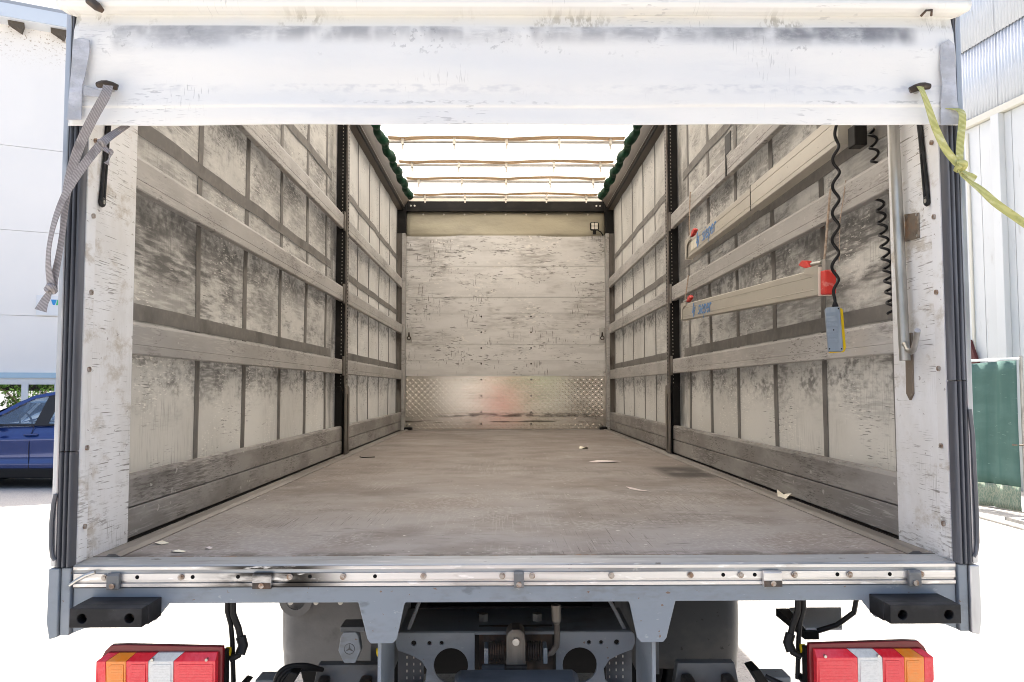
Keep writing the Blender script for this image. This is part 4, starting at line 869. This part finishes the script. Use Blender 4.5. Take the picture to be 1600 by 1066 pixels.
# scraps of paper on the floor
def scrap(label, pts, m, lift=.006, bend=.0):
    n = len(pts); c = (sum(p[0] for p in pts)/n, sum(p[1] for p in pts)/n)
    vs = [(p[0], p[1], .0022 + (lift if k % 3 == 1 else .0)) for k, p in enumerate(pts)] + [(c[0], c[1], .003+bend)]
    o = MB().add(vs, [(k, (k+1) % n, n) for k in range(n)]).build('paper_scrap', m, solid=.0006)
    tag(o, label, 'paper', 'scraps of paper on the load floor')
scrap('long pale paper scrap lying flat in the middle of the load floor', [(.535, 3.20), (.60, 3.26), (.74, 3.25), (.755, 3.21), (.70, 3.14), (.58, 3.16)], 'paper_pink')
scrap('small cream paper scrap farthest in on the load floor', [(.585, 4.43), (.60, 4.52), (.65, 4.53), (.665, 4.46), (.64, 4.40), (.60, 4.39)], 'paper', .015)
scrap('torn whitish paper smear on the floor nearest the middle of the doorway', [(.575, 1.80), (.60, 1.74), (.63, 1.66), (.665, 1.60), (.61, 1.63), (.58, 1.70)], 'paper_pink', .001)
scrap('crumpled cream paper scrap against the boards on the right', [(1.175, 1.32), (1.205, 1.42), (1.232, 1.46), (1.238, 1.36), (1.222, 1.28), (1.195, 1.29)], 'paper', .03, .016)
scrap('cream paper chip at the rear left corner, farther from the sill', [(-1.150, .335), (-1.13, .345), (-1.10, .325), (-1.115, .30), (-1.14, .31)], 'paper', .004)
scrap('cream paper chip at the rear left, closest to the sill', [(-1.04, .185), (-1.02, .195), (-.995, .19), (-1.0, .172), (-1.03, .17)], 'paper', .004)
scrap('round white paper crumb between two cream chips near the sill', [(-.955, .235), (-.945, .245), (-.932, .238), (-.935, .225), (-.948, .222)], 'paper_pink', .004)
wr = MB().tube(path([(-1.06, 3.61, .006), (-1.03, 3.56, .005), (-.98, 3.56, .006), (-.955, 3.60, .005)], 6), .004, 6).build('wire_offcut', 'cable', smooth=50)
tag(wr, 'thin black wire offcut curved on the floor near the left middle post', 'wire')

# ================================================================== left: white hall, sign, blue car
P0 = Vector((-9.95, 15, 0)); d1 = Vector((.888, .46, 0)).normalized()
hall = empty('white_hall', P0, (0, 0, math.atan2(d1.y, d1.x))); tag(hall, 'white clad hall with light blue eave and window band behind the blue car', 'building')
def hb(name, m, s0, s1, z0, z1, q0, q1, bevel=0, parent=None):     # q = distance out of the wall towards the yard
    o = MB().box(s0, s1, -q1, -q0, z0, z1).build(name, m, parent or hall, bevel=bevel, dz=0); return o
rows = [(0, 1.05), (1.05+.85, 3.18), (3.18, 4.96), (4.96, 6.74), (6.74, 9.32)]
for z0, z1 in rows[1:]:
    for s0 in (-13, -6.5, 0, 6.5): hb('cladding_panel', 'facade_white', s0+.004-2.2, s0+6.496-2.2, z0+.004 if z0 > 2 else 1.99, z1-.004, -.06, 0)
hb('plinth', 'facade_white', -15.2, 10.8, 0, 1.10, -.06, .01)
hb('hall_body', 'facade_white', -15.2, 10.8, 0, 9.3, -9, -.07)
hb('window_band_top', 'frame_white', -15.2, 10.8, 1.775, 1.878, -.06, .015)
hb('blue_band', 'band_blue', -15.2, 10.8, 1.88, 1.988, -.06, .05)
for k in range(-8, 9):
    s0 = .03 + k*.60
    w = hb('window', 'frame_white', s0-.13, s0-.005, 1.10, 1.775, -.06, .01)
    hb('window_pane', 'window_glass', s0+.0, s0+.465, 1.13, 1.745, -.03, -.02)
    hb('window_frame', 'frame_white', s0-.005, s0+.47, 1.745, 1.775, -.06, .005); hb('window_frame', 'frame_white', s0-.005, s0+.47, 1.10, 1.13, -.06, .005)
hb('eave_fascia', 'eave_blue', -15.4, 11, 9.32, 9.60, -.4, .42)
hb('eave_soffit', 'frame_white', -15.4, 11, 9.30, 9.318, -.06, .40)
for k in range(-20, 15): 
    s0 = -.55+k*.78
    fix_normals(MB().prism([(s0, 9.297), (s0+.30, 9.297), (s0+.26, 9.14)], 'y', -.30, -.01).build('eave_bracket', 'bracket_dark', hall, dz=0))
hb('hall_roof', 'roof_sheet', -15.4, 11, 9.60, 9.70, -9, .36)
sg = empty('logo_sign', P0 + d1*.35 + Vector((0, 0, 3.2)), (0, 0, math.atan2(d1.y, d1.x))); tag(sg, 'small white sign with blue and green slanted blocks on the hall wall', 'sign')
MB().box(-.23, .25, -.03, -.004, 0, .42).build('sign_plate', 'frame_white', sg, dz=0, bevel=.003)
fix_normals(MB().prism([(.035, .34), (.145, .34), (.115, .225), (.075, .225)], 'y', -.034, -.0305).build('blue_block', 'sign_blue', sg, dz=0))
fix_normals(MB().prism([(.155, .34), (.215, .34), (.215, .225), (.13, .225)], 'y', -.034, -.0305).build('green_block', 'sign_green', sg, dz=0))

# blue car, nose to the left, near flank at y = 11.5
car = empty('blue_car', (-8.05, 12.4, 0), (0, 0, math.pi)); tag(car, 'dark blue hatchback parked side-on before the white hall', 'car')
# local: x forward, y to the car's left (towards the camera after the turn), z up
XS = [-2.15, -2.05, -1.8, -1.2, -.6, 0., .6, 1.2, 1.6, 1.95, 2.15, 2.22]
HWD = [.60, .72, .84, .90, .905, .905, .905, .895, .87, .80, .66, .45]
ZB = [.45, .34, .26, .21, .19, .19, .19, .20, .22, .26, .34, .42]
ZT = [1.02, 1.05, 1.07, 1.075, 1.06, 1.045, 1.03, 1.02, .97, .86, .72, .62]
def ring_at(i):
    w, zb_, zt = HWD[i], ZB[i], ZT[i]; h = zt-zb_
    half = [(.0, zb_), (.86*w, zb_), (.965*w, zb_+.10*h), (.985*w, zb_+.20*h), (.995*w, zb_+.26*h), (.965*w, zb_+.34*h), (.972*w, zb_+.52*h), (w, zb_+.70*h), (1.002*w, zb_+.75*h), (.965*w, zb_+.79*h), (.94*w, zb_+.95*h), (.90*w, zt), (.5*w, zt+.012), (0, zt+.02)]
    pts = half + [(-a, b) for a, b in reversed(half[1:-1])]
    return [(XS[i], a, b) for a, b in pts]
vs = []; fs = []; NR = len(ring_at(0))
for i in range(len(XS)): vs += ring_at(i)
for i in range(len(XS)-1):
    for k in range(NR): q = (k+1) % NR; fs.append((i*NR+k, i*NR+q, (i+1)*NR+q, (i+1)*NR+k))
fs += [tuple(range(NR)), tuple(range((len(XS)-1)*NR, len(XS)*NR))]
cb = fix_normals(MB().add(vs, fs).build('car_body', 'car_blue', car, dz=0, smooth=50))
sub = cb.modifiers.new('sub', 'SUBSURF'); sub.levels = 1; sub.render_levels = 2
# greenhouse: roof, pillars and panes; side outline in x, z
def tum(z): return .875 - max(0, z-1.03)*.36
def gpt(x, z, s, off=0): return (x, s*(tum(z)+off), z)
roofline = [(1.0, 1.03), (.70, 1.105), (.33, 1.28), (.126, 1.41), (-.134, 1.53), (-.45, 1.59), (-.85, 1.60), (-1.3, 1.56), (-1.75, 1.47), (-1.98, 1.36), (-2.08, 1.06)]
for s in (-1, 1):
    rl = [(x, z) for x, z in roofline]; inner = [(.84, 1.05), (.61, 1.105), (.285, 1.245), (.09, 1.365), (-.15, 1.485), (-.46, 1.542), (-.85, 1.552), (-1.28, 1.51), (-1.70, 1.43), (-1.86, 1.33), (-1.92, 1.075)]
    v = [gpt(x, z, s, .004) for x, z in rl] + [gpt(x, z, s, .004) for x, z in inner]; n = len(rl)
    fix_normals(MB().add(v, [(i, i+1, n+i+1, n+i) for i in range(n-1)]).build('roof_frame', 'car_blue', car, dz=0, solid=.03))
    # window panes and B pillar
    def quad(name, m, pts, off, sol=.006): return fix_normals(MB().add([gpt(x, z, s, off) for x, z in pts], [tuple(range(len(pts)))]).build(name, m, car, dz=0, solid=sol))
    bt_, bb = (-.42, 1.535), (-.21, 1.06)
    quad('door_pane', 'car_glass', [(.83, 1.055), (.61, 1.105), (.285, 1.245), (.09, 1.365), (-.15, 1.485), (-.36, 1.527), bb], -.012)
    quad('door_pane', 'car_glass', [(-.45, 1.06), (-.585, 1.538), (-.8, 1.545), (-1.28, 1.51), (-1.35, 1.07)], -.012)
    quad('quarter_pane', 'car_glass', [(-1.42, 1.07), (-1.36, 1.50), (-1.70, 1.43), (-1.86, 1.33), (-1.92, 1.075)], -.012)
    quad('window_pillar', 'car_trim', [(-.225, 1.05), (-.375, 1.545), (-.60, 1.55), (-.44, 1.05)], .002, .012)
    quad('window_pillar', 'car_trim', [(-1.33, 1.06), (-1.26, 1.515), (-1.37, 1.505), (-1.44, 1.06)], .002, .012)
    quad('window_seal', 'car_trim', [(.86, 1.035), (.86, 1.06), (-1.93, 1.075), (-1.93, 1.05)], .012, .012)
    for xd, zz in ((-.18, .885), (-1.22, .91)):
        MB().tube([(xd+.11, s*.888, zz), (xd+.07, s*.915, zz+.006), (xd-.07, s*.915, zz+.010), (xd-.11, s*.888, zz+.010)], .014, 8).build('door_handle', 'car_blue', car, dz=0, smooth=50)
    seam = [(-.225, 1.035), (-.19, .93), (-.165, .75), (-.155, .50), (-.165, .335)]
    def bodyy(z): 
        h = (z-.19)/(1.05-.19); return .905*(.985 if h < .5 else 1.0 if h < .72 else .965 if h > .85 else .985)
    m = MB().tube([(x, s*(bodyy(z)+.0015), z) for x, z in seam], .0045, 6); m.build('door_gap', 'car_black', car, dz=0)
    fix_normals(MB().box(-1.12, 1.02, *sorted((s*.84, s*.905)), .175, .335).build('sill_cladding', 'car_black', car, dz=0, bevel=.02))
    mi = MB().tube([(.42, s*.90, 1.05), (.42, s*.96, 1.075), (.42, s*1.03, 1.085), (.42, s*1.10, 1.08)], [.03, .065, .075, .045], 10)
    mi.build('door_mirror', 'car_blue', car, dz=0, smooth=60)
    for xw in (1.32, -1.32):
        MB().cyl((xw, s*.60, .325), (xw, s*.875, .325), .385, 28).build('wheel_arch', 'car_black', car, dz=0)
        wl = fix_normals(MB().ring((xw, .325), 'y', .325, .22, (s*.70, s*.90), 32).build('wheel', 'tyre', car, dz=0, bevel=.02, smooth=40))
        m = MB().ring((xw, .325), 'y', .22, .19, (s*.72, s*.885), 28)
        for k in range(5):
            a = 2*math.pi*k/5; m.box(xw-.02, xw+.02, *sorted((s*.86, s*.88)), .325, .325) if False else m.prism([(xw+.2*math.cos(a-.1), .325+.2*math.sin(a-.1)), (xw+.2*math.cos(a+.1), .325+.2*math.sin(a+.1)), (xw+.04*math.cos(a+.7), .325+.04*math.sin(a+.7)), (xw+.04*math.cos(a-.7), .325+.04*math.sin(a-.7))], 'y', s*.86, s*.88)
        fix_normals(m.build('rim', 'alloy', wl, dz=0))
rf = roofline[3:10]
v = [gpt(x, z, s, .004) for x, z in rf for s in (-1, 1)] ; v2 = []
for x, z in rf:
    for k in range(7): u = k/6*2-1; v2.append((x, u*(tum(z)+.004), z+.035*(1-u*u)))
fix_normals(MB().add(v2, [(i*7+k, i*7+k+1, (i+1)*7+k+1, (i+1)*7+k) for i in range(len(rf)-1) for k in range(6)]).build('car_roof', 'car_blue', car, dz=0, smooth=60, solid=.02))
def cross(name, a, b, m):
    v = [gpt(*a, -1), gpt(*a, 1), gpt(*b, 1), gpt(*b, -1)]; fix_normals(MB().add(v, [(0, 1, 2, 3)]).build(name, m, car, dz=0, solid=.006))
cross('windscreen', (.99, 1.035), (.13, 1.405), 'car_glass'); cross('rear_window', (-2.06, 1.08), (-1.98, 1.35), 'car_glass')
for s in (-1, 1):
    for x in (-.42, -1.22):
        fix_normals(MB().prism([(x+.28, .70), (x-.22, .68), (x-.44, 1.20), (x-.40, 1.24), (x-.28, 1.22), (x-.12, .86), (x+.28, .84)], 'y', s*.14, s*.62).build('car_seat', 'car_seat', car, dz=0, bevel=.04))
        MB().box(x-.47, x-.37, *sorted((s*.26, s*.50)), 1.23, 1.42).build('head_rest', 'car_seat', car, dz=0, bevel=.035)
swv = [(.20+.12*math.cos(a)*.35, .36+.185*math.sin(a), 1.06+.185*math.cos(a)*.94) for a in [2*math.pi*k/24 for k in range(25)]]
MB().tube(swv, .016, 8, cap=False).build('steering_wheel', 'car_black', car, dz=0, smooth=60)
MB().box(.36, .95, -.76, .76, .84, 1.03).build('dashboard', 'car_black', car, dz=0, bevel=.05)
MB().box(.04, .09, -.10, .12, 1.31, 1.37).build('inside_mirror', 'car_black', car, dz=0, bevel=.01)
fix_normals(MB().box(2.12, 2.235, -.42, .42, .48, .62).build('grille', 'car_black', car, dz=0, bevel=.02))
for s in (-1, 1): MB().box(1.98, 2.14, *sorted((s*.46, s*.72)), .62, .74).build('headlight', 'lens_clear', car, dz=0, bevel=.03); MB().box(-2.14, -2.03, *sorted((s*.48, s*.75)), .80, .96).build('rear_light', 'lens_red', car, dz=0, bevel=.02)

# ================================================================== right: grey hall, fence, kerb
Q0 = Vector((8.2, 11.5, 0)); d2 = Vector((-.122, .9925, 0)).normalized()
gh = empty('corrugated_hall', Q0, (0, 0, math.atan2(d2.y, d2.x))); tag(gh, 'pale hall with corrugated sheet upper wall over smooth panels behind the green fence', 'building')
# local x along the wall (away), local y to the left = towards the yard is +y?  left of d2 is the -x side, so yard = +y
for k in range(-7, 14):
    s0, s1 = k*1.03-.47, (k+1)*1.03-.47-.004
    for z0, z1, o_ in ((6.31, 7.62, 0), (7.55, 9.0, .02), (8.93, 10.4, .04)):
        nper = int(round((s1-s0)/.0735)); n = nper*8
        v = []
        for i in range(n+1):
            x = s0+(s1-s0)*i/n; y = .06 + o_ + .011*math.sin(2*math.pi*i/8); v += [(x, y, z0), (x, y, z1)]
        MB().add(v, [(2*i, 2*i+1, 2*i+3, 2*i+2) for i in range(n)]).build('corrugated_sheet', 'corrugated', gh, dz=0, smooth=60, solid=.002)
MB().box(-8, 15, -9, .035, 6.2, 10.4).build('hall_body', 'wall_cream', gh, dz=0)
MB().box(-8, 15, -9, -.01, 0, 6.2).build('hall_base', 'wall_cream', gh, dz=0)
MB().box(-8, 15, .0, .10, 6.18, 6.30).build('flashing', 'flashing', gh, dz=0, bevel=.01)
for k in range(-10, 20):
    s0 = .04+k*.75; MB().box(s0+.006, s0+.744, -.009, .02, .0, 6.17).build('wall_panel', 'wall_cream', gh, dz=0, bevel=.003)
for s0 in (-.55, 3.2, 6.95, -4.3): MB().box(s0, s0+.19, .021, .13, 0, 6.175).build('pilaster', 'wall_cream', gh, dz=0, bevel=.008)
MB().box(.30, .36, .021, .05, 0, 6.1).build('down_pipe', 'flashing', gh, dz=0, bevel=.01)
F0 = Vector((6.70, 8.33, 0)); fd = Vector((-.29, .957, 0)).normalized()
fe = empty('screen_fence', F0, (0, 0, math.atan2(fd.y, fd.x))); tag(fe, 'site fence covered with teal green shade netting, paler torn strip along its foot', 'fence')
def net(z0, z1, x0=.02, x1=6.0):
    return lambda u, v: (x0+u*(x1-x0), .03+.018*math.sin(u*(x1-x0)*11)+.012*math.sin(u*(x1-x0)*23+v*3), z0+v*(z1-z0)-.035*math.sin(u*(x1-x0)/2.2*math.pi)**2*v*(1 if z1 > 1 else 0))
MB().sheet(net(.36, 2.0), 120, 12).build('shade_netting', 'net_green', fe, smooth=60, solid=.003, dz=0)
MB().sheet(net(.05, .36), 120, 4).build('lower_netting', 'net_pale', fe, smooth=60, solid=.003, dz=0)
MB().cyl((0, 0, 2.02), (6, 0, 2.02), .018, 10).build('top_rail', 'frame_white', fe, dz=0, smooth=40)
MB().cyl((0, .0, .04), (6, .0, .04), .018, 10).build('bottom_rail', 'galv', fe, dz=0, smooth=40)
for x in (0, 2.2, 4.4, 6.0): MB().cyl((x, -.02, 0), (x, -.02, 2.06), .022, 12).build('fence_post', 'galv', fe, dz=0, smooth=40)
MB().cyl((-.02, .01, .9), (.10, .06, .9), .012, 8).build('fence_clamp', 'rusty', fe, dz=0)
kb = []
for k in range(5):
    o = MB().box(-.06, .06, -.49, .49, 0, .035).build('kerb_stone', 'concrete', bevel=.012, dz=0); o.location = (6.02, 5.6+k*1.0, 0)
    tag(o, ('flat concrete kerb stone in the yard, ' + ['closest to the camera', 'second in the row from the camera', 'third in the row, before the fence', 'fourth in the row, before the fence', 'farthest in the row'][k]), 'kerb stone', 'kerb stones along the yard edge')
dg = empty('drain_cover', (6.42, 7.55, 0)); tag(dg, 'concrete framed drain cover in the ground before the green fence', 'drain')
MB().prism([(-.28, -.28), (.28, -.28), (.28, .28), (-.28, .28)], 'z', 0, .05, [[(-.18, -.18), (.18, -.18), (.18, .18), (-.18, .18)]]).build('drain_frame', 'concrete', dg, dz=0, bevel=.01)
MB().box(-.18, .18, -.18, .18, 0, .015).build('drain_lid', 'grey_paint_dark', dg, dz=0)
bb_ = empty('leaning_board', (8.02, 12.0, 0), (0, 0, R(97))); tag(bb_, 'pale blue board with dark red edge standing behind the green fence', 'board')
MB().box(-.15, .45, -.05, -.01, .9, 2.47).build('board_face', 'blue_board', bb_, dz=0)
fix_normals(MB().prism([(-.15, 2.475), (-.17, 2.475), (-.36, 2.05), (-.40, .0), (-.15, .0)], 'y', -.06, .0).build('board_edge', 'maroon', bb_, dz=0))
MB().box(.0, .3, -.05, 0, 0, .9).build('board_stand', 'maroon', bb_, dz=0)

# trees behind the photographer, mirrored in the hall's windows
def tree(x, y, hgt, rad, label, seed):
    rnd = random.Random(seed); e = empty('tree', (x, y, 0)); tag(e, label, 'tree', 'trees across the yard')
    tk = MB().tube([(0, 0, 0), (.05, .03, hgt*.3), (-.05, .06, hgt*.55), (.02, 0, hgt*.85)], [.22, .17, .11, .03], 10)
    cl = []
    for k in range(22):
        a = rnd.uniform(0, 6.28); r = rad*rnd.uniform(.25, .75); z = hgt*rnd.uniform(.10, .95); c = Vector((r*math.cos(a)*(1.1-z/hgt*.5), r*math.sin(a)*(1.1-z/hgt*.5), z)); cl.append((c, rad*rnd.uniform(.28, .45)))
        tk.tube([(0, 0, hgt*rnd.uniform(.25, .5)), tuple(c*.5+Vector((0, 0, hgt*.2))), tuple(c)], [.07, .045, .015], 6)
    tk.build('trunk', 'bark', e, dz=0, smooth=60); lf = MB()
    for k in range(5200):
        c, r = rnd.choice(cl); dv = Vector((rnd.gauss(0, 1), rnd.gauss(0, 1), rnd.gauss(0, .8))).normalized()*r*rnd.random()**.4; p = c+dv
        a = Vector((rnd.gauss(0, 1), rnd.gauss(0, 1), rnd.gauss(0, 1))).normalized(); b = a.cross(Vector((rnd.gauss(0, 1), rnd.gauss(0, 1), rnd.gauss(0, 1)))).normalized(); s_ = rnd.uniform(.06, .13)
        lf.add([p-a*s_, p+b*s_*.55, p+a*s_, p-b*s_*.55], [(0, 1, 2, 3)])
    lf.build('crown', 'leaf', e, dz=0)
tree(1.2, -12.5, 5.5, 2.4, 'low bushy tree across the yard, mirrored in the hall windows', 3)
tree(4.6, -12.0, 6.5, 2.6, 'broad bushy tree across the yard, next to the low one', 5)
tree(8.6, -13.5, 8.0, 3.0, 'tallest bushy tree across the yard, farthest from the white hall', 8)

# the photographer in a red jacket, mirrored as a red patch in the tread plate
def skin(name, verts, edges, rad, m, parent, root=0, sub=2):
    me = bpy.data.meshes.new(name); me.from_pydata(verts, edges, []); me.materials.append(M[m])
    o = bpy.data.objects.new(name, me); col.objects.link(o); o.parent = parent
    sk = o.modifiers.new('skin', 'SKIN'); sk.use_smooth_shade = True
    for i, r in enumerate(rad): me.skin_vertices[0].data[i].radius = r if isinstance(r, tuple) else (r, r)
    me.skin_vertices[0].data[root].use_root = True
    sb = o.modifiers.new('sub', 'SUBSURF'); sb.levels = sub; sb.render_levels = sub
    return o
mat('skin', (.50, .30, .22), .5); mat('jacket_red', (.62, .03, .03), .6); mat('trousers', (.03, .035, .05), .8); mat('hair', (.05, .03, .02), .6); mat('shoe', (.02, .02, .02), .5)
pp = empty('person', (-.06, -2.80, 0)); tag(pp, 'person in red jacket and dark trousers standing before the truck, both hands raised', 'person')
V = [(0, 0, .98), (0, .0, 1.18), (0, 0, 1.38), (0, .02, 1.50), (0, .06, 1.60), (0, .09, 1.70)]
Ed = [(i, i+1) for i in range(5)]; Rd = [(.15, .11), (.14, .10), (.155, .105), (.06, .06), (.085, .095), (.07, .085)]
for sx in (-1, 1):
    b = len(V); V += [(sx*.19, 0, 1.43), (sx*.27, .10, 1.24), (sx*.12, .30, 1.52), (sx*.10, .35, 1.60)]; Ed += [(2, b), (b, b+1), (b+1, b+2), (b+2, b+3)]; Rd += [.065, .05, .036, .03]
    for k, (ox, oy, oz) in enumerate(((-.02, .06, .05), (-.01, .065, .03), (.0, .06, .01), (.01, .055, -.012), (-.045, .03, -.0))):
        c = len(V); V += [(sx*(.10+ox*.5), .35+oy*.4, 1.60+oz*.8), (sx*(.10+ox*1.5), .35+oy*.8, 1.60+oz*1.2)]; Ed += [(b+3, c), (c, c+1)]; Rd += [.0095, .008]
    b = len(V); V += [(sx*.10, 0, .90), (sx*.115, .02, .50), (sx*.12, -.01, .09), (sx*.13, .14, .045)]; Ed += [(0, b), (b, b+1), (b+1, b+2), (b+2, b+3)]; Rd += [.085, .06, .042, .035]
skin('body', V, Ed, Rd, 'skin', pp)
V = [(0, 0, .92), (0, .0, 1.18), (0, 0, 1.40)]; Ed = [(0, 1), (1, 2)]; Rd = [(.20, .15), (.19, .14), (.20, .14)]
for sx in (-1, 1):
    b = len(V); V += [(sx*.20, 0, 1.43), (sx*.28, .10, 1.24), (sx*.135, .285, 1.49)]; Ed += [(2, b), (b, b+1), (b+1, b+2)]; Rd += [.085, .07, .052]
skin('jacket', V, Ed, Rd, 'jacket_red', pp)
V = [(0, 0, .95)]; Ed = []; Rd = [(.165, .13)]
for sx in (-1, 1):
    b = len(V); V += [(sx*.10, 0, .86), (sx*.115, .02, .50), (sx*.12, -.01, .08)]; Ed += [(0, b), (b, b+1), (b+1, b+2)]; Rd += [.10, .08, .07]
skin('trousers', V, Ed, Rd, 'trousers', pp)
skin('hair', [(0, .02, 1.66), (0, .06, 1.73)], [(0, 1)], [(.095, .09), (.085, .085)], 'hair', pp)
for sx in (-1, 1): MB().box(sx*.125-.045, sx*.125+.045, -.09, .19, 0, .075).build('shoe', 'shoe', pp, dz=0, bevel=.025)
